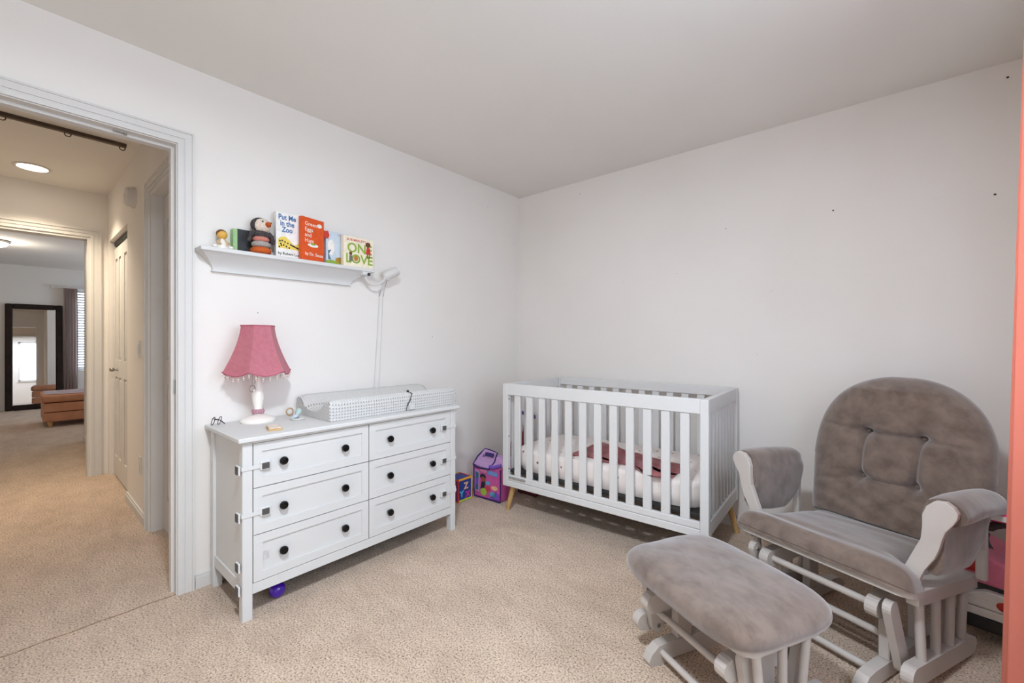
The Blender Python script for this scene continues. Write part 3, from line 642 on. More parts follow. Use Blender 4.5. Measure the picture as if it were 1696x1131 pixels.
bk = book('picture_book', 'tall white picture book with blue lettering beside the plush penguin', -2.373, 0.892, 0.238, 0.165, 0.022, COVW, math.radians(1))
btext(bk, 'Put Me\nin the\nZoo', 0.056, 0.200, 0.038, BLUE, 'CENTER', 0.0010, 0.82)
blob(bk, 'printed_shape', YEL, [(0.010, 0.050), (0.155, 0.046), (0.156, 0.070), (0.135, 0.094), (0.118, 0.092), (0.105, 0.076), (0.085, 0.074), (0.066, 0.098), (0.045, 0.112), (0.024, 0.108), (0.010, 0.095)])
rnd = random.Random(3)
for k in range(20): cy, cz = 0.016+(k*0.0071) % 0.125, 0.054+(k*0.0173) % (0.040 if (k*0.0071) % 0.125 < 0.06 else 0.020); blob(bk, 'printed_dot', INK, ell(cy, cz, 0.004, 0.005, 8), 0.0005, 0.001)
btext(bk, 'by Robert Lopshire', 0.010, 0.016, 0.019, INK, 'LEFT', 0.0003)
bk = book('picture_book', 'orange picture book with white lettering standing at an angle', -2.338, 1.008, 0.232, 0.142, 0.020, ORG, math.radians(15))
btext(bk, 'Green\nEggs\nand\nHam', 0.018, 0.188, 0.030, WHI, 'LEFT', 0.0, 1.0, 1.0)
blob(bk, 'printed_shape', WHI, ell(0.07, 0.085, 0.034, 0.010)[::-1]); blob(bk, 'printed_dot', LIME, ell(0.07, 0.092, 0.016, 0.006)[::-1], .0006, .001)
blob(bk, 'printed_shape', WHI, ell(0.112, 0.20, 0.016, 0.011)[::-1])
btext(bk, 'by Dr. Seuss', 0.020, 0.028, 0.024, WHI, 'LEFT', 0.0002, 0.95)
bk = book('picture_book', 'thin red picture book wedged behind the orange book', -2.402, 1.115, 0.198, 0.045, 0.018, COVR, math.radians(2))
bk = book('picture_book', 'pale blue picture book with painted animals on its cover', -2.384, 1.162, 0.190, 0.135, 0.016, COVB)
btext(bk, 'I Love', 0.068, 0.172, 0.014, REDI, 'LEFT'); blob(bk, 'printed_shape', WHI, ell(0.03, 0.10, 0.02, 0.045)[::-1]); blob(bk, 'printed_shape', LIME, [(0.0, 0.0), (0.10, 0.0), (0.08, 0.02), (0.03, 0.028), (0.0, 0.022)])
blob(bk, 'printed_shape', flat('ink_slate', (80, 110, 140)), [(0.012, 0.03), (0.03, 0.028), (0.016, 0.06), (0.03, 0.085), (0.012, 0.08)], .0006, .001); blob(bk, 'printed_shape', flat('ink_ochre', (170, 130, 40)), ell(0.085, 0.03, 0.03, 0.018)[::-1], .0006, .001)
blob(bk, 'printed_shape', REDI, [(-0.012, 0.148), (0.012, 0.145), (0.02, 0.165), (0.012, 0.19), (-0.012, 0.185)], .0006, .001)
bk = book('board_book', 'square cream board book with big green lettering at shelf end', -2.346, 1.247, 0.176, 0.194, 0.026, COVC, math.radians(1.5))
btext(bk, 'ONE', 0.022, 0.084, 0.078, LIME, 'LEFT', 0.0015, 1.0); btext(bk, 'LOVE', 0.012, 0.022, 0.074, LIME, 'LEFT', 0.0015, 1.0)
btext(bk, "BOB MARLEY'S", 0.02, 0.150, 0.019, REDI, 'LEFT', 0.0002)
for c, pts in ((BRN, ell(0.158, 0.142, 0.017, 0.016)), (REDI, [(0.142, 0.085), (0.176, 0.085), (0.17, 0.125), (0.15, 0.125)]), (BRN, [(0.15, 0.06), (0.156, 0.06), (0.156, 0.084), (0.15, 0.084)]), (BRN, [(0.163, 0.06), (0.169, 0.06), (0.169, 0.084), (0.163, 0.084)]),
               (BRN, ell(0.044, 0.075, 0.010, 0.010)), (flat('ink_grey', (120, 120, 110)), [(0.034, 0.03), (0.056, 0.03), (0.054, 0.064), (0.036, 0.064)]), (flat('ink_gold', (190, 120, 50)), ell(0.078, 0.05, 0.014, 0.016))):
    blob(bk, 'printed_figure', c, pts, 0.0006, 0.0012)
o = book('dark_book', 'black backed book leaning behind the plush penguin', -2.428, 0.730, 0.122, 0.155, 0.006, flat('cover_black', (38, 40, 42)))
o = book('green_book', 'slim green book beside the dark one', -2.39, 0.703, 0.112, 0.018, 0.04, flat('cover_green', (150, 190, 130)))
# plush penguin
r = thing('plush_penguin', 'knitted penguin stacking toy on orange, grey and pink rings', 'toy', (-2.378, 0.822, SZ))
FUR = mat('charcoal_knit', (78, 70, 70), 0.95, rgb2=(58, 52, 54), nscale=90, bump=.4, bscale=250)
def knit(n, c): return mat(n, c, 0.95, rgb2=tuple(int(v*.86) for v in c), nscale=160, bump=.4, bscale=220)
for nm, z, R, rr, m in (('orange_ring', .019, .045, .017, knit('orange_knit', (206, 96, 36))), ('grey_ring', .050, .041, .015, knit('grey_knit', (176, 170, 164))), ('pink_ring', .076, .036, .013, knit('pink_knit', (214, 134, 120)))):
    bm = NB(); lathe(bm, [(0.001, z-rr)]+[(R-rr+rr*1.15*math.cos(a)*1.0+0.012*0, z+rr*math.sin(a)) for a in [(-PI/2+PI*i/10) for i in range(11)]]+[(0.001, z+rr)], 28); obj(nm, bm, m, r, smooth=True)
bm = NB(); sphere(bm, (0, 0, 0.100), 0.036, 20, sc=(1, 1.05, .75)); obj('body', bm, FUR, r, smooth=True)
for s in (-1, 1):
    bm = NB(); tube(bm, [(0.006, s*0.030, 0.112), (0.008, s*0.046, 0.095), (0.006, s*0.054, 0.072), (0.004, s*0.057, 0.058)], [.012, .013, .012, .006], 10); obj('wing', bm, FUR, r, smooth=True)
bm = NB(); sphere(bm, (-0.004, -0.002, 0.148), 0.041, 24, sc=(.95, 1.08, .95)); hd = obj('head', bm, FUR, r, smooth=True)
bm = NB(); sphere(bm, (0.0085, 0.003, 0.1455), 0.0385, 24, sc=(.95, 1.06, .95)); obj('face', bm, knit('cream_knit', (232, 216, 200)), hd, smooth=True)
bm = NB(); lathe(bm, [(0.001, .032), (0.008, .024), (0.014, .008), (.012, 0)][::-1], 14, M=Matrix.Translation((0.038, 0.018, 0.146)) @ Matrix.Rotation(math.radians(80), 4, 'Y')); obj('beak', bm, knit('beak_orange', (200, 92, 34)), hd, smooth=True)
for dy in (-0.006, 0.034):
    bm = NB(); sphere(bm, (0.041-(0.006 if dy > 0 else 0), dy, 0.160), 0.0045, 12); obj('eye', bm, BLACK, hd, smooth=True)
# figurine
r = thing('figurine', 'tiny seated child figurine with brown hair at shelf end', 'figurine', (-2.385, 0.655, SZ))
GOLD = flat('honey_skin', (222, 172, 76)); bm = NB(); sphere(bm, (0, 0, .070), .022, 18); obj('head', bm, GOLD, r, smooth=True)
bm = NB(); sphere(bm, (-.005, -0.001, .075), .0232, 18, sc=(1, 1, .95)); obj('hair', bm, BRN, r, smooth=True)
bm = NB(); lathe(bm, [(.026, 0), (.027, .010), (.020, .026), (.010, .046), (.007, .052)], 18); obj('gown', bm, CERAM, r, smooth=True)
for s in (-1, 1):
    bm = NB(); tube(bm, [(.003, s*.010, .043), (.016, s*.022, .028), (.028, s*.012, .022)], [.006, .006, .005], 8); obj('arm', bm, flat('tan_glaze', (206, 178, 140)), r, smooth=True)
    bm = NB(); sphere(bm, (.014, s*.032, .010), .013, 12, sc=(1.2, 1, .7)); obj('base_rock', bm, CERAM, r, smooth=True)

# baby monitor
r = thing('baby_monitor', 'white camera on a bendy arm clamped to the shelf', 'camera', (-2.36, 1.40, 1.52))
def B(name, bm, m, parent=None, **k): return obj(name, bm, m, parent or r, world=True, **k)
B('clamp', bx(-2.40, -2.335, 1.365, 1.415, SZ-0.042, SZ-0.0208), WHITE, bevel=0.004)
bm = NB(); sphere(bm, (-2.335, 1.402, SZ-0.036), .010, 12); B('clamp_screw', bm, DARK, smooth=True)
path = [(-2.365, 1.40, SZ-.040), (-2.362, 1.405, SZ-.065), (-2.36, 1.43, SZ-.088), (-2.358, 1.465, SZ-.090), (-2.356, 1.50, SZ-.075), (-2.355, 1.53, SZ-.045)]
pp = [Vector(p) for p in path]; sm = []
for i in range(len(pp)-1):
    p0, p1, p2, p3 = pp[max(i-1, 0)], pp[i], pp[i+1], pp[min(i+2, len(pp)-1)]
    for j in range(4): t = j/4; sm.append(0.5*((2*p1)+(p2-p0)*t+(2*p0-5*p1+4*p2-p3)*t*t+(3*p1-p0-3*p2+p3)*t**3))
sm.append(pp[-1]); bm = NB(); tube(bm, sm, .0075, 10); B('gooseneck', bm, TRIM, smooth=True)
Mc = Matrix.Translation((-2.36, 1.572, 1.592)) @ Matrix.Rotation(math.radians(26), 4, 'X') @ Matrix.Rotation(-PI/2, 4, 'X')
bm = NB(); lathe(bm, [(.001, -.058), (.018, -.057), (.026, -.048), (.029, -.03), (.029, .04), (.027, .052), (.020, .056), (.001, .056)], 24, M=Mc); cb = B('camera_body', bm, TRIM, smooth=True)
bm = NB(); lathe(bm, [(.018, .0555), (.016, .058), (.001, .0582)], 20, M=Mc); B('lens', bm, GREYP, cb, smooth=True)
B('mount_foot', bx(-2.372, -2.345, 1.515, 1.56, 1.548, 1.568), TRIM, bevel=.004)
for y0, y1, rr in ((1.54, 1.492, .0026), (1.567, 1.528, .0020)):
    bm = NB(); tube(bm, [(-2.40, y0, 1.55), (XL+0.006, y0-0.004, 1.45), (XL+0.006, y0*.6+y1*.4, 1.2), (XL+0.006, y0*.3+y1*.7, 0.98), (XL+0.006, y1, 0.80), (XL+0.008, y1-0.002, 0.775)], rr, 8); B('cord', bm, TRIM, smooth=True)

# ================================================================== CRIB
TH = math.radians(2.2); CL, CW, CH = 1.310, 0.705, 0.875
r = thing('crib', 'white slatted wooden baby crib with splayed beech legs', 'crib', (-1.936, 2.168, 0), TH); cr = r
def C(name, *a, parent=None, bev=0.003, m=WHITE): return obj(name, bx(*a), m, parent or cr, bevel=bev)
PT = 0.042; ZB, ZS, ZT = 0.185, 0.262, 0.800
for x in (0, CL-PT):
    for y in (0, CW-0.036): C('corner_post', x, x+PT, y, y+0.036, ZB, CH-0.001)
# long sides
for y0, y1 in ((0.004, 0.028), (CW-0.028, CW-0.004)):
    C('top_rail', PT, CL-PT, y0-0.003, y1+0.003, ZT if y0 < .1 else .818, CH)
    C('lower_rail', PT, CL-PT, y0, y1, 0.226, ZS)
    C('apron', PT, CL-PT, y0-0.003, y1+0.003, ZB, 0.2245)
    n = 12; sw = 0.046; gap = (CL-2*PT-n*sw)/(n+1)
    for k in range(n):
        x = PT+gap+k*(sw+gap); C('slat', x, x+sw, y0+0.004, y1-0.004, ZS, ZT if y0 < .1 else .818, bev=0.002)
for x0, x1 in ((0.006, 0.030), (CL-0.030, CL-0.006)):
    C('end_rail', x0-0.003, x1+0.003, 0.036, CW-0.036, ZT, CH)
    C('end_lower_rail', x0-0.003, x1+0.003, 0.036, CW-0.036, ZB, ZS)
    n = 8; sw = 0.030; gap = (CW-0.072-n*sw)/(n+1)
    for k in range(n):
        y = 0.036+gap+k*(sw+gap); C('slat', x0+0.004, x1-0.004, y, y+sw, ZS, ZT, bev=0.002)
for x, sx in ((0.05, -1), (CL-0.05, 1)):
    for y, sy in ((0.075, -1), (CW-0.075, 1)):
        bm = NB(); lathe(bm, [(0.0145, 0.0), (0.022, 0.198)], 14, M=Matrix.Translation((x, y, 0)) @ Matrix(((1, 0, -sx*0.26, sx*0.055), (0, 1, -sy*0.05, sy*0.012), (0, 0, 1, 0), (0, 0, 0, 1)))); obj('leg', bm, BEECH, cr, smooth=True)
C('mattress_support', 0.036, CL-0.036, 0.032, CW-0.032, 0.272, 0.292, m=DARK)
C('warning_label', 0.055, 0.19, -0.0005, 0.004, 0.240, 0.256, m=mat('label_print', (176, 174, 172), 0.6, rgb2=(120, 118, 116), nscale=160), bev=0)
for z in (0.30, 0.52, 0.77): 
    bm = NB(); lathe(bm, [(0.005, 0), (0.004, 0.0015), (0.0005, 0.0016)], 10, M=Matrix.Translation((PT, 0.018, z)) @ Matrix.Rotation(PI/2, 4, 'Y')); obj('bolt', bm, DARK, cr)
r = thing('crib_mattress', 'crib mattress in a pale cherry-print fitted sheet', 'mattress', (-1.936, 2.168, 0), TH)
mx0, mx1, my0, my1, mz0, mz1 = 0.044, CL-0.044, 0.044, CW-0.044, 0.2935, 0.437
bm = NB()
def mattress_f(u, v):
    # u around the rim 0..1 closed, v bottom->top centre
    a = 2*PI*u; e = 8.0; cx, cy = (mx0+mx1)/2, (my0+my1)/2; ca, sa = math.cos(a), math.sin(a)
    k = (abs(ca)**e+abs(sa)**e)**(-1/e); ux, uy = ca*k, sa*k
    if v < 0.45: t = v/0.45; ins = 0.020*(1-math.sin(min(1, t*1.6)*PI/2)); z = mz0+(mz1-0.025-mz0)*t
    elif v < 0.6: t = (v-0.45)/0.15; ins = 0.022*(1-math.cos(t*PI/2)); z = mz1-0.025+0.025*math.sin(t*PI/2)
    else: t = (v-0.6)/0.4; return Vector((cx+ux*((mx1-mx0)/2-0.022)*(1-t), cy+uy*((my1-my0)/2-0.022)*(1-t), mz1+0.004*math.sin(PI*t)))
    wob = 0.0012*math.sin(ux*9+uy*7)*math.sin(z*50)
    return Vector((cx+ux*((mx1-mx0)/2-ins+wob), cy+uy*((my1-my0)/2-ins+wob), z))
grid(bm, mattress_f, 160, 24, closed_u=True); bmesh.ops.remove_doubles(bm, verts=bm.verts[:], dist=0.0005)
obj('fitted_sheet', bm, SHEET, r, smooth=True)
# blanket
bm = NB(); rb = random.Random(11); W = [(rb.uniform(5, 26), rb.uniform(5, 26), rb.uniform(0, 6)) for _ in range(9)]
def bl(u, v):
    x = 0.46+u*0.66; y = 0.075+v*0.30+0.05*math.sin(u*5)+0.03*math.sin(u*13)*(1-v)
    if u < 0.35: y += (0.35-u)*0.45*v
    edge = min(u, 1-u, v, 1-v)
    h = sum(math.sin(a*u+b_*v+c) for a, b_, c in W)/9
    z = mz1+0.007+0.016*max(0, h+0.25)*min(1, edge*9+0.15)+0.030*math.exp(-((u-.28)**2+(v-.75)**2)*50)
    return Vector((x, y, z))
grid(bm, bl, 70, 40); bmesh.ops.solidify(bm, geom=bm.faces[:], thickness=0.004)
o = obj('blanket', bm, ROSE, smooth=True); o.location = (-1.936, 2.168, 0.0025); o.rotation_euler = (0, 0, TH); tag(o, 'crumpled dusty rose blanket on the crib mattress', 'blanket')

# ================================================================== GLIDER AND OTTOMAN
def capsule2(y0, z0, y1, z1, w, n=8):
    """outline of a bar with rounded ends in the (y,z) plane"""
    d = Vector((y1-y0, z1-z0)).normalized(); a0 = math.atan2(d.y, d.x); pts = []
    for k in range(n+1): a = a0-PI/2+PI*k/n; pts.append((y1+w/2*math.cos(a), z1+w/2*math.sin(a)))
    for k in range(n+1): a = a0+PI/2+PI*k/n; pts.append((y0+w/2*math.cos(a), z0+w/2*math.sin(a)))
    return pts
def bar(name, root, x, th, y0, z0, y1, z1, w, bev=0.004):
    bm = NB(); prism(bm, capsule2(y0, z0, y1, z1, w), 'x', x-th/2, x+th/2); return obj(name, bm, GFRAME, root)
def glider_base(root, P):
    ax, lx, rx = P['ax'], P['lx'], P['rx']; y0, y1 = P['y0'], P['y1']; sl = P['tilt']; zr = P['zr']; zb = P['zb']; ht = P['ht']
    for s in (-1, 1):
        # floor runner with rounded arched ends
        f0, f1, fh = P['f0'], P['f1'], P['fh']
        pts = [(f0, 0), (f0-0.008, fh*0.25), (f0+0.004, fh*0.60), (f0+0.035, fh*0.92), (f0+0.075, fh), (f1-0.075, fh), (f1-0.035, fh*0.92), (f1-0.004, fh*0.60), (f1+0.008, fh*0.25), (f1, 0), (f1-0.06, 0), (f1-0.10, 0.012), (f0+0.10, 0.012), (f0+0.06, 0)]
        bm = NB(); prism(bm, pts, 'x', s*ax-0.018, s*ax+0.018); obj('foot_runner', bm, GFRAME, root)
        for py, pw in P['posts']: obj('post', bx(s*ax-0.016, s*ax+0.016, py-pw/2, py+pw/2, fh, ht-0.03), GFRAME, root, bevel=0.003)
        bar('pivot_rail', root, s*ax, 0.036, y0+0.03, ht, y1-0.05, ht, 0.066)
        for (ty, tz, by, bz) in P['links']:
            bar('swing_link', root, s*lx, 0.024, ty, tz, by, bz, 0.052)
            for yy, zz in ((ty, tz), (by, bz)):
                bm = NB(); lathe(bm, [(.008, 0), (.007, .004), (.001, .0045)], 10, M=Matrix.Translation((s*(lx)-0.0125 if s > 0 else s*lx+0.0125, yy, zz)) @ Matrix.Rotation(-s*PI/2, 4, 'Y')); obj('pivot_bolt', bm, METAL, root)
        # carriage rail and spindles
        bar('carriage_rail', root, s*rx, 0.034, y0+0.045, zr-sl*0.05, y1-0.02, zr-sl*(y1-y0), 0.062)
        for ty, by in P['spindles']:
            zt = zb-sl*(ty-y0)-0.001; z_ = zr-sl*(by-y0)+0.030
            bm = NB(); tube(bm, [(s*rx, by, z_), (s*rx, ty, zt)], P.get('sr', 0.014), 12); obj('spindle', bm, GFRAME, root, smooth=True)
    for (yy, zz, xx, rr) in P['rods']:
        bm = NB(); tube(bm, [(-xx, yy, zz), (xx, yy, zz)], rr, 12); obj('stretcher', bm, GFRAME, root, smooth=True)

GO = (-0.165, 2.01); GA = math.radians(-22.5)
r = thing('glider_chair', 'grey cushioned nursery glider chair with pale wooden frame', 'chair', (GO[0], GO[1], 0), GA); g = r
TI = 0.13
glider_base(g, dict(ax=.185, lx=.232, rx=.275, y0=-.06, y1=.45, tilt=TI*0.62, zr=.088, zb=.332, ht=.262, f0=-.14, f1=.52, fh=.062, posts=((.05, .042), (.28, .07)),
    links=((-.045, .285, .035, .075), (.415, .262, .365, .052)), spindles=((.035, .06), (.165, .165), (.285, .272), (.40, .37)), rods=((-.02, .262, .185, .0125), (.05, .135, .232, .0125), (-.02, .034, .185, .0125))))
Msh = Matrix(((1, 0, 0, 0), (0, 1, 0, 0), (0, -TI, 1, 0), (0, 0, 0, 1)))   # the carriage leans back
def rrect(x0, x1, y0, y1, rad, n=6, back=0.01):
    pts = []
    for cx, cy, rr, a0 in ((x1-rad, y0+rad, rad, -PI/2), (x1-back, y1-back, back, 0), (x0+back, y1-back, back, PI/2), (x0+rad, y0+rad, rad, PI)):
        for k in range(n+1): a = a0+PI/2*k/n; pts.append((cx+rr*math.cos(a), cy+rr*math.sin(a)))
    return pts
ZS0 = .340
bm = NB(); prism(bm, rrect(-.30, .30, -.075, .46, .05), 'z', ZS0, ZS0+.022, M=Msh); obj('seat_board', bm, GFRAME, g)
for s in (-1, 1):
    a, c = sorted((s*.262, s*.296)); obj('side_apron', bx(a, c, -.02, .455, ZS0-.03, ZS0-.0005, M=Msh), GFRAME, g, bevel=0.003)
# seat cushion: T-shaped
def seat_hw(y): t = min(1, max(0, (y-.0)/.05)); t = t*t*(3-2*t); return .302*(1-t)+.238*t
rs = random.Random(5)
bm = NB(); NU, NVv = 72, 56
def seat_top(u, v):
    y = -.092+v*.50; hw = seat_hw(y)*(1-.10*max(0, 1-v*14)**2); x = (u*2-1)*hw
    ex = max(0.0, 1-abs(u*2-1)**8)**0.5; ey = min(1, (v/.07))**0.5 if v < .07 else (1 if v < .95 else max(0, (1-v)/.05)**0.5)
    h = .072*ex*ey+.006*ex*math.sin(PI*v)
    w = .0028*math.sin(x*13+5*math.sin(y*9))*math.sin(y*17+2)+.0022*math.sin(x*31+y*22)*max(0, (x-.05)*3)
    h += w*ex*min(1, v*5); h -= .005*math.exp(-((y-.0)**2)/.0006)*ex
    return Msh @ Vector((x, y, ZS0+.0235+max(0, h)))
grid(bm, seat_top, NU, NVv)
V2 = grid(bm, lambda u, v: Msh @ Vector(((u*2-1)*seat_hw(-.092+v*.50)*(1-.10*max(0, 1-v*14)**2), -.092+v*.50, ZS0+.0233+ (0.0 if v > .06 else .012*(1-v/.06)))), NU, NVv)
bmesh.ops.remove_doubles(bm, verts=bm.verts[:], dist=0.0008); bmesh.ops.recalc_face_normals(bm, faces=bm.faces)
obj('seat_cushion', bm, SUEDE, g, smooth=True)
# back cushion
BT = [(-.075, .757), (.118, .757), (-.075, .560), (.112, .562)]; CXB = .016
def bhw(z):
    if z < .62: return .285+(.310-.285)*(z-.35)/.27
    t = (z-.62)/.383; return .312*max(0, 1-t**2.7)**(1/2.15)
def seg_d(px, pz, a, c):
    ax_, az = a; bx_, bz = c; dx, dz = bx_-ax_, bz-az; t = max(0, min(1, ((px-ax_)*dx+(pz-az)*dz)/(dx*dx+dz*dz))); return math.hypot(px-ax_-t*dx, pz-az-t*dz), t
def back_off(x, z, edge):
    d = 0.0
    for q in BT: d += .030*math.exp(-((x-q[0])**2+(z-q[1])**2)/(2*.017**2))+.016*math.exp(-((x-q[0])**2+(z-q[1])**2)/(2*.045**2))
    for a, c, k in ((BT[0], BT[1], .020), (BT[2], BT[3], .014), (BT[0], BT[2], .020), (BT[1], BT[3], .020), (BT[0], (-.30, .775), .013), (BT[1], (.33, .74), .010), (BT[2], (-.29, .50), .008), (BT[3], (.30, .51), .008), (BT[2], (-.13, .44), .007), (BT[3], (.06, .44), .007)):
        dd, t = seg_d(x, z, a, c); d += k*math.exp(-(dd/.0105)**2)*(1 if k > .013 else 1-.6*t)
    w = .0030*math.sin(z*105+7*math.sin(x*8))*math.exp(-((z-.47)/.08)**2)+.0034*max(0, math.sin(x*78+9*math.sin(z*6)))*math.exp(-((z-.96)/.06)**2)+.0024*math.sin(z*62+9*x+3*math.sin(x*23))*(1 if x > .16 else .25)*math.exp(-((z-.66)/.12)**2)
    return d, w
bm = NB(); NU, NVv = 120, 130
def zpar(v): return .352+(1.0015-.352)*(math.sin(v*PI/2)**1.0*0.55+v*0.45)
def back_front(u, v):
    z = zpar(v); t = u*2-1; hw = bhw(z); x = CXB+t*hw; ex = max(0, 1-abs(t)**5)**.55
    ez = max(0, min(1, (1.0015-z)/.055))**.5*min(1, (z-.352)/.04+.0)**.5
    d, w = back_off(x, z, ex*ez); f = .092*ex*ez; f = max(0, f-d*ex*ez+w*ex*ez)
    return Vector((x, .478+.27*(z-.40)-f, z))
def back_rear(u, v):
    z = zpar(v); t = u*2-1; hw = bhw(z); ex = max(0, 1-abs(t)**4)**.5; ez = max(0, min(1, (1.0015-z)/.05))**.5*min(1, (z-.352)/.04)**.5
    return Vector((CXB+t*hw, .478+.27*(z-.40)+.045*ex*ez, z))
grid(bm, back_front, NU, NVv); grid(bm, back_rear, NU, NVv)
bmesh.ops.remove_doubles(bm, verts=bm.verts[:], dist=0.0004); bmesh.ops.recalc_face_normals(bm, faces=bm.faces)
obj('back_cushion', bm, SUEDE, g, smooth=True)
for q in BT:
    bm = NB(); sphere(bm, (q[0], .478+.27*(q[1]-.40)-.028, q[1]), .009, 12, sc=(1, .5, 1)); obj('tuft_button', bm, SUEDE, g, smooth=True)
for x in (-.2, -.1, 0, .1, .2):
    bm = NB(); tube(bm, [(x, .475, .315), (x*1.05, .560, .62), (x*.95, .655, .93)], .012, 10); obj('back_spindle', bm, GFRAME, g, smooth=True)
# arms
AP = [(.248, .421), (.277, .497), (.288, .524), (.292, .566), (.292, .606), (.302, .635), (.323, .658), (.35, .662), (.367, .65), (.377, .633), (.375, .615), (.365, .594), (.348, .566), (.34, .539), (.334, .508), (.323, .474), (.299, .427), (.288, .396), (.284, ZS0+.018), (.234, ZS0+.018), (.236, .39)]
PS = [(.286, .62), (.298, .652), (.33, .667), (.366, .660), (.390, .632), (.388, .602), (.366, .584), (.345, .572), (.341, .52), (.336, .45), (.322, .415), (.300, .410), (.288, .45), (.281, .53), (.279, .585)]
for s in (-1, 1):
    pts = [(s*x, z) for x, z in AP]; bm = NB(); prism(bm, pts if s < 0 else pts, 'y', .012, .036); obj('arm_panel', bm, GFRAME, g, bevel=0.003, seg=2)
    secs = []; base = catmull(PS, 3); cx, cz = .330, .60
    for i in range(22):
        t = i/21; y = .037+t*.40; end = 1.0
        if t > .86: end = max(.12, math.sqrt(max(0, 1-((t-.86)/.14)**2)))
        if t < .04: end = .95
        sec = []
        for p in base:
            x, z = p.x, p.y
            zbot = .41+.11*max(0, (t-.62)/.38)**1.3-.02*math.sin(PI*t)
            if z < .57: z = .57-(.57-z)*(.57-zbot)/(.57-.41)
            z -= .035*t*t
            wr = .0025*math.sin(t*9+4*math.sin(z*21))*math.sin(z*33+t*5)
            x2 = cx+(x-cx)*end+wr*(1 if x > cx else -1); z2 = cz+(z-cz)*(end if z > cz else (.35+.65*end))
            sec.append(Vector((s*x2, y, z2)))
        secs.append(sec if s > 0 else sec[::-1])
    bm = loft(NB(), secs); obj('arm_cushion', bm, SUEDE, g, smooth=True)
    obj('arm_rear_post', bx(s*.318-.014, s*.318+.014, .40, .425, ZS0-.035, .56), GFRAME, g, bevel=0.003)

OO = (-0.409, 1.547); OA = math.radians(-28)
r = thing('glider_ottoman', 'grey cushioned gliding ottoman in front of the chair', 'ottoman', (OO[0], OO[1], 0), OA); og = r
glider_base(og, dict(ax=.165, lx=.203, rx=.236, y0=-.17, y1=.17, tilt=0.0, zr=.112, zb=.300, ht=.222, f0=-.155, f1=.155, fh=.072, posts=((0.0, .07),), sr=.0125,
    links=((-.115, .262, -.085, .108), (.115, .262, .085, .108)), spindles=((-.115, -.095), (-.01, -.01), (.09, .068)), rods=((-.10, .172, .203, .012), (-.105, .042, .165, .0115))))
bm = NB(); prism(bm, rrect(-.25, .25, -.165, .165, .05, back=.05), 'z', .300, .318); obj('seat_board', bm, GFRAME, og)
bm = NB(); A_, B_ = .281, .221
def pad_f(u, v):
    a = 2*PI*u; e = 4.6; ca, sa = math.cos(a), math.sin(a); k = (abs(ca)**e+abs(sa)**e)**(-1/e); ux, uy = ca*k, sa*k
    if v < .35: t = v/.35; rr = .90+.10*math.sin(t*PI/2); z = .3185+.032*(1-math.cos(t*PI/2))
    else: t = (v-.35)/.65; rr = math.cos(t*PI/2)**.62 if t < 1 else 0; z = .3505+.062*math.sin(t*PI/2)**.8
    x, y = ux*A_*rr, uy*B_*rr
    return Vector((x, y, z+.0015*math.sin(x*40)*math.sin(y*33)*(1 if v > .4 else 0)))
grid(bm, pad_f, 120, 40, closed_u=True); bmesh.ops.remove_doubles(bm, verts=bm.verts[:], dist=0.0006)
obj('pad_cushion', bm, SUEDE, og, smooth=True)

# ================================================================== TOYS
r = thing('activity_cube', 'colourful alphabet cube toy on the floor past the dresser', 'toy', (-2.355, 2.15, 0))
ORNG = flat('toy_orange', (232, 168, 40)); TRED = flat('toy_red', (196, 52, 40)); TBLU = flat('toy_navy', (34, 62, 140)); TLIM = flat('toy_lime', (190, 204, 60)); TCY = flat('toy_cyan', (86, 190, 220)); TMAG = flat('toy_magenta', (214, 60, 160)); TPEA = flat('toy_peach', (238, 190, 150))
h = .072
obj('body', bx(-h+.004, h-.004, -h+.004, h-.004, .004, .160), TBLU, r, bevel=.004)
for sx in (-1, 1):
    for sy in (-1, 1): obj('corner_edge', bx(*sorted((sx*h, sx*(h-.012))), *sorted((sy*h, sy*(h-.012))), 0, .164), TRED if sy < 0 else ORNG, r, bevel=.003)
for z0, z1, m in ((0, .014, TLIM), (.150, .164, ORNG)):
    for s in (-1, 1):
        obj('edge_strip', bx(*sorted((s*h, s*(h-.012))), -h+.012, h-.012, z0, z1), m, r, bevel=.003); obj('edge_strip', bx(-h+.012, h-.012, *sorted((s*h, s*(h-.012))), z0, z1), TRED, r, bevel=.003)
fm = lambda y, z: Matrix.Translation((h-.0035, y, z)) @ Matrix(((0, 0, 1, 0), (1, 0, 0, 0), (0, 1, 0, 0), (0, 0, 0, 1)))
text('letter', 'Z', .065, fm(-.012, .085), TPEA, r, False, .002, bold=.002); text('letter', 'Y', .06, fm(-.052, .035), TCY, r, False, .002, bold=.002); text('letter', 'X', .06, fm(.006, .022), TMAG, r, False, .002, bold=.002)
obj('side_panel', bx(-.05, .05, -h-.001, -h+.005, .02, .145), TRED, r)

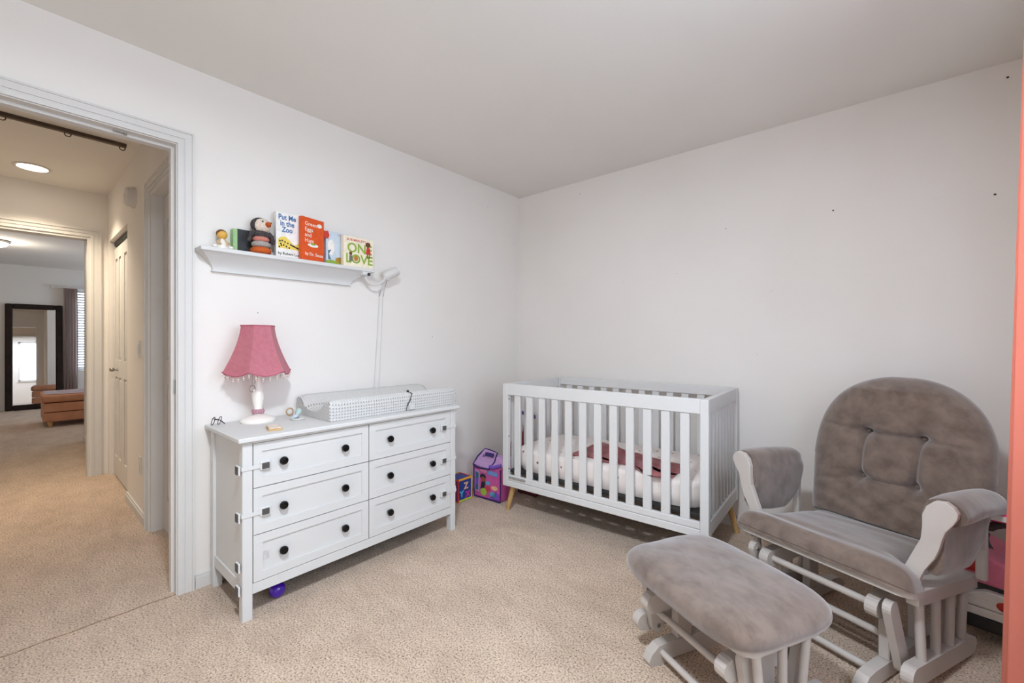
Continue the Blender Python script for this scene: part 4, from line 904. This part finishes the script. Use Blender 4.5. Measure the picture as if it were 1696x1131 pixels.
r = thing('toy_tote', 'pink and purple printed fabric toy tote beside the crib leg', 'bag', (-2.178, 2.345, 0), math.radians(3))
PKB = flat('bag_pink', (206, 92, 160), .7); LIL = flat('bag_lilac', (190, 150, 196), .7); NAV = flat('bag_trim', (48, 34, 104), .6); VIO = flat('bag_violet', (120, 84, 190), .7)
hw, hd = .128, .085
bm = NB()
secs = [[Vector((-hw*k, -hd*k, z)), Vector((hw*k, -hd*k, z)), Vector((hw*k, hd*k, z)), Vector((-hw*k, hd*k, z))] for z, k in ((.002, .96), (.08, 1.0), (.19, 1.0), (.25, .99))]
loft(bm, secs); obj('body', bm, PKB, r, bevel=.006)
bm = NB(); loft(bm, [[Vector((-hw, -hd-.004, .235)), Vector((.03, -hd-.010, .226)), Vector((.03, .0, .322)), Vector((-hw+.03, .01, .335))], [Vector((-hw, -hd-.004, .247)), Vector((.03, -hd-.010, .238)), Vector((.03, .0, .334)), Vector((-hw+.03, .01, .347))]]); fl = obj('flap', bm, LIL, r, bevel=.003)
fe = [(-hw, -hd-.006, .241), (-hw+.06, -hd-.012, .228), (.03, -hd-.012, .232), (.045, -.05, .275), (.03, .0, .328), (-.03, .006, .338), (-hw+.03, .01, .341), (-hw-.002, -.04, .29), (-hw, -hd-.006, .241)]
bm = NB(); tube(bm, fe, .006, 8); obj('flap_piping', bm, NAV, fl, smooth=True)
obj('flap_strap', bx(-.05, .03, -hd-.004, -hd+.004, -.013, .013, M=Matrix.Translation((0.0, .03, .276)) @ Matrix.Rotation(-.55, 4, 'X')), NAV, fl)
for dx in (-.07, -.055): obj('flap_vent', bx(dx, dx+.006, -.012, .012, .0, .003, M=Matrix.Translation((-.01, -.035, .300)) @ Matrix.Rotation(.85, 4, 'X')), NAV, fl)
bm = NB(); tube(bm, [(.03, -hd, .25), (.06, -hd-.008, .245), (.10, -hd-.004, .262), (hw, -hd+.01, .27)], .013, 8); obj('rolled_rim', bm, VIO, r, smooth=True)
bm = NB(); loft(bm, [[Vector((.02, -hd+.004, .248)), Vector((hw, -hd+.004, .248)), Vector((hw, hd, .248)), Vector((.02, hd, .248))], [Vector((.03, -.02, .31)), Vector((hw-.01, -.02, .29)), Vector((hw-.01, hd, .29)), Vector((.03, hd, .31))]]); obj('rear_flap', bm, LIL, r, bevel=.004)
for x in (-hw, hw):
    bm = NB(); tube(bm, [(x*.965, -hd*.97, .006), (x*1.005, -hd*1.005, .08), (x, -hd, .24)], .0045, 8); obj('edge_piping', bm, NAV, r, smooth=True)
bm = NB(); tube(bm, [(-hw*.965, -hd*.97, .007), (hw*.965, -hd*.97, .007)], .006, 8); obj('edge_piping', bm, NAV, r, smooth=True)
def patch(nm, pts, m, k=0): bm = NB(); prism(bm, pts, 'y', -hd-.0035-k*.0008, -hd-.0005); return obj(nm, bm, m, r)
patch('window_patch', [(-.115, .05), (-.075, .045), (-.07, .19), (-.085, .205), (-.115, .205)], LIL); patch('window_print', [(-.108, .06), (-.08, .056), (-.077, .185), (-.108, .195)], flat('print_teal', (52, 110, 132)), 1); patch('window_print', [(-.106, .10), (-.08, .095), (-.079, .14), (-.106, .145)], VIO, 2)
patch('printed_shape', ell(-.035, .165, .028, .020), flat('print_dark', (40, 52, 60))); patch('printed_shape', ell(-.030, .145, .018, .02), flat('print_rust', (150, 80, 60)), 1); patch('printed_shape', [(-.06, .07), (-.02, .085), (-.012, .13), (-.045, .135)], flat('print_dark', (40, 52, 60)))
patch('printed_shape', ell(-.03, .055, .03, .028), flat('print_lime', (160, 196, 70))); patch('printed_shape', ell(.012, .085, .022, .022), flat('print_red', (206, 64, 80))); patch('printed_shape', ell(.06, .05, .03, .02), flat('print_aqua', (96, 160, 190)))
patch('printed_shape', [(.0, .19), (.1, .185), (.105, .215), (.02, .22)], flat('print_blue', (120, 150, 210))); patch('printed_shape', ell(.012, .125, .022, .014), flat('print_sky', (110, 180, 220))); patch('printed_shape', ell(.075, .10, .03, .016), TPEA); patch('printed_shape', ell(-.03, .215, .04, .02), flat('print_blush', (220, 140, 180)))
patch('printed_shape', [(.03, .02), (.115, .02), (.115, .06), (.09, .075)], VIO)

r = thing('toy_crate', 'dark red and teal toy crate under the crib corner', 'toy', (-2.02, 2.60, 0))
obj('tub', bx(-.09, .09, -.07, .07, 0, .075), flat('crate_maroon', (96, 32, 44)), r, bevel=.008); obj('lid', bx(-.094, .094, -.074, .074, .0755, .1), flat('crate_teal', (30, 74, 84)), r, bevel=.006)
obj('lid_stripe', bx(-.03, .03, -.0755, -.0742, .08, .096), TCY, r)
r = thing('toy_stroller', 'folded red and purple toy stroller between crib and wall', 'toy', (-2.16, 2.62, 0))
MAR = flat('stroller_red', (130, 36, 48)); PUR = flat('stroller_purple', (96, 66, 140))
bm = NB(); tube(bm, [(.02, -.12, .03), (.03, -.02, .30), (.05, .04, .60)], .011, 10); obj('frame_tube', bm, MAR, r, smooth=True)
bm = NB(); tube(bm, [(-.14, .0, .03), (-.12, .04, .30), (-.10, .10, .60)], .011, 10); obj('frame_tube', bm, MAR, r, smooth=True)
bm = NB(); tube(bm, [(-.11, .10, .585), (.14, .04, .565)], .014, 10); obj('handle_bar', bm, PUR, r, smooth=True)
bm = NB(); loft(bm, [[Vector((-.12, .03, .22)), Vector((.03, -.05, .20)), Vector((.04, .0, .20)), Vector((-.11, .08, .22))], [Vector((-.10, .07, .44)), Vector((.05, -.01, .42)), Vector((.06, .03, .42)), Vector((-.09, .11, .44))]]); obj('seat_sling', bm, MAR, r, bevel=.008)
for x, y in ((.02, -.12), (-.14, .0)):
    bm = NB(); lathe(bm, [(.030, -.009), (.033, 0), (.030, .009)], 18, M=Matrix.Translation((x, y, .033)) @ Matrix.Rotation(PI/2, 4, 'Y')); obj('wheel', bm, DARK, r, smooth=True)

r = thing('ride_on_toy', 'pink ride-on toy with printed white base behind the glider', 'toy', (0.385, 2.56, 0), math.radians(-12))
PNK = flat('toy_pink', (226, 120, 150), .35); HOT = flat('toy_hotpink', (214, 60, 120), .35); TWH = flat('toy_white', (226, 220, 212), .4)
obj('base', bx(-.115, .115, -.15, .15, .05, .11), DARK, r, bevel=.012)
obj('base_strip', bx(-.117, .117, -.152, .152, .105, .135), TWH, r, bevel=.004)
bm = NB(); prism(bm, [(-.11, .136), (.11, .136), (.11, .17), (.07, .20), (-.04, .205), (-.09, .18)], 'y', -.148, -.05); obj('fender', bm, TWH, r, bevel=.006)
bm = NB(); sphere(bm, (.01, -.150, .165), .022, 16, sc=(1, .3, .8)); obj('lamp_dot', bm, TRED, r, smooth=True)
bm = NB(); prism(bm, [(-.12, .225), (.12, .215), (.12, .30), (.06, .29), (.02, .31), (-.06, .35), (-.115, .34)], 'y', -.13, .15); obj('body_shell', bm, PNK, r, bevel=.012, seg=2)
obj('body_gap', bx(-.10, .10, -.12, .14, .17, .24), DARK, r)
bm = NB(); sphere(bm, (-.08, -.132, .285), .04, 16, sc=(1, .2, .5)); obj('side_light', bm, TRED, r, smooth=True)
bm = NB(); tube(bm, [(.02+.075*math.cos(a), -.02, .37+.075*math.sin(a)) for a in [2*PI*k/20 for k in range(21)]], .016, 10); obj('steering_wheel', bm, GREYP, r, smooth=True)
bm = NB(); tube(bm, [(-.09, -.03, .33), (-.085, -.02, .48)], .012, 8); obj('roof_post', bm, TRED, r, smooth=True)
obj('roof_bar', bx(-.12, .12, -.10, .04, .465, .50), HOT, r, bevel=.006)
obj('roof_label', bx(-.06, .115, -.1015, -.1, .472, .493), TWH, r)

# ================================================================== CORAL CURTAIN
r = thing('window_curtain', 'coral sheer curtain hanging at the right edge', 'curtain', (0.36, 1.70, 0))
def cur(u, v):
    z = .012+v*2.30; fl_ = 1+.45*(1-v); y = -.07+u*.23; x = -.008+.050*fl_*math.sin(u*2*PI*2.25-.25)+.012*math.sin(u*31+v*2)-.010*(1-v)
    return Vector((x, y, z))
bm = NB(); grid(bm, cur, 150, 40); bmesh.ops.solidify(bm, geom=bm.faces[:], thickness=0.0015); obj('fabric_panel', bm, CORAL, r, smooth=True)
bm = NB(); tube(bm, [(0, -1.6, 2.325), (0, .30, 2.325)], .012, 12); obj('curtain_rod', bm, METAL, r, smooth=True)
for y in (-1.5, .25):
    obj('rod_bracket', bx(0.0, .16, y-.008, y+.008, 2.305, 2.318), METAL, r)
    bm = NB(); sphere(bm, (0, -1.63 if y < 0 else .33, 2.325), .024, 14); obj('finial', bm, METAL, r, smooth=True)
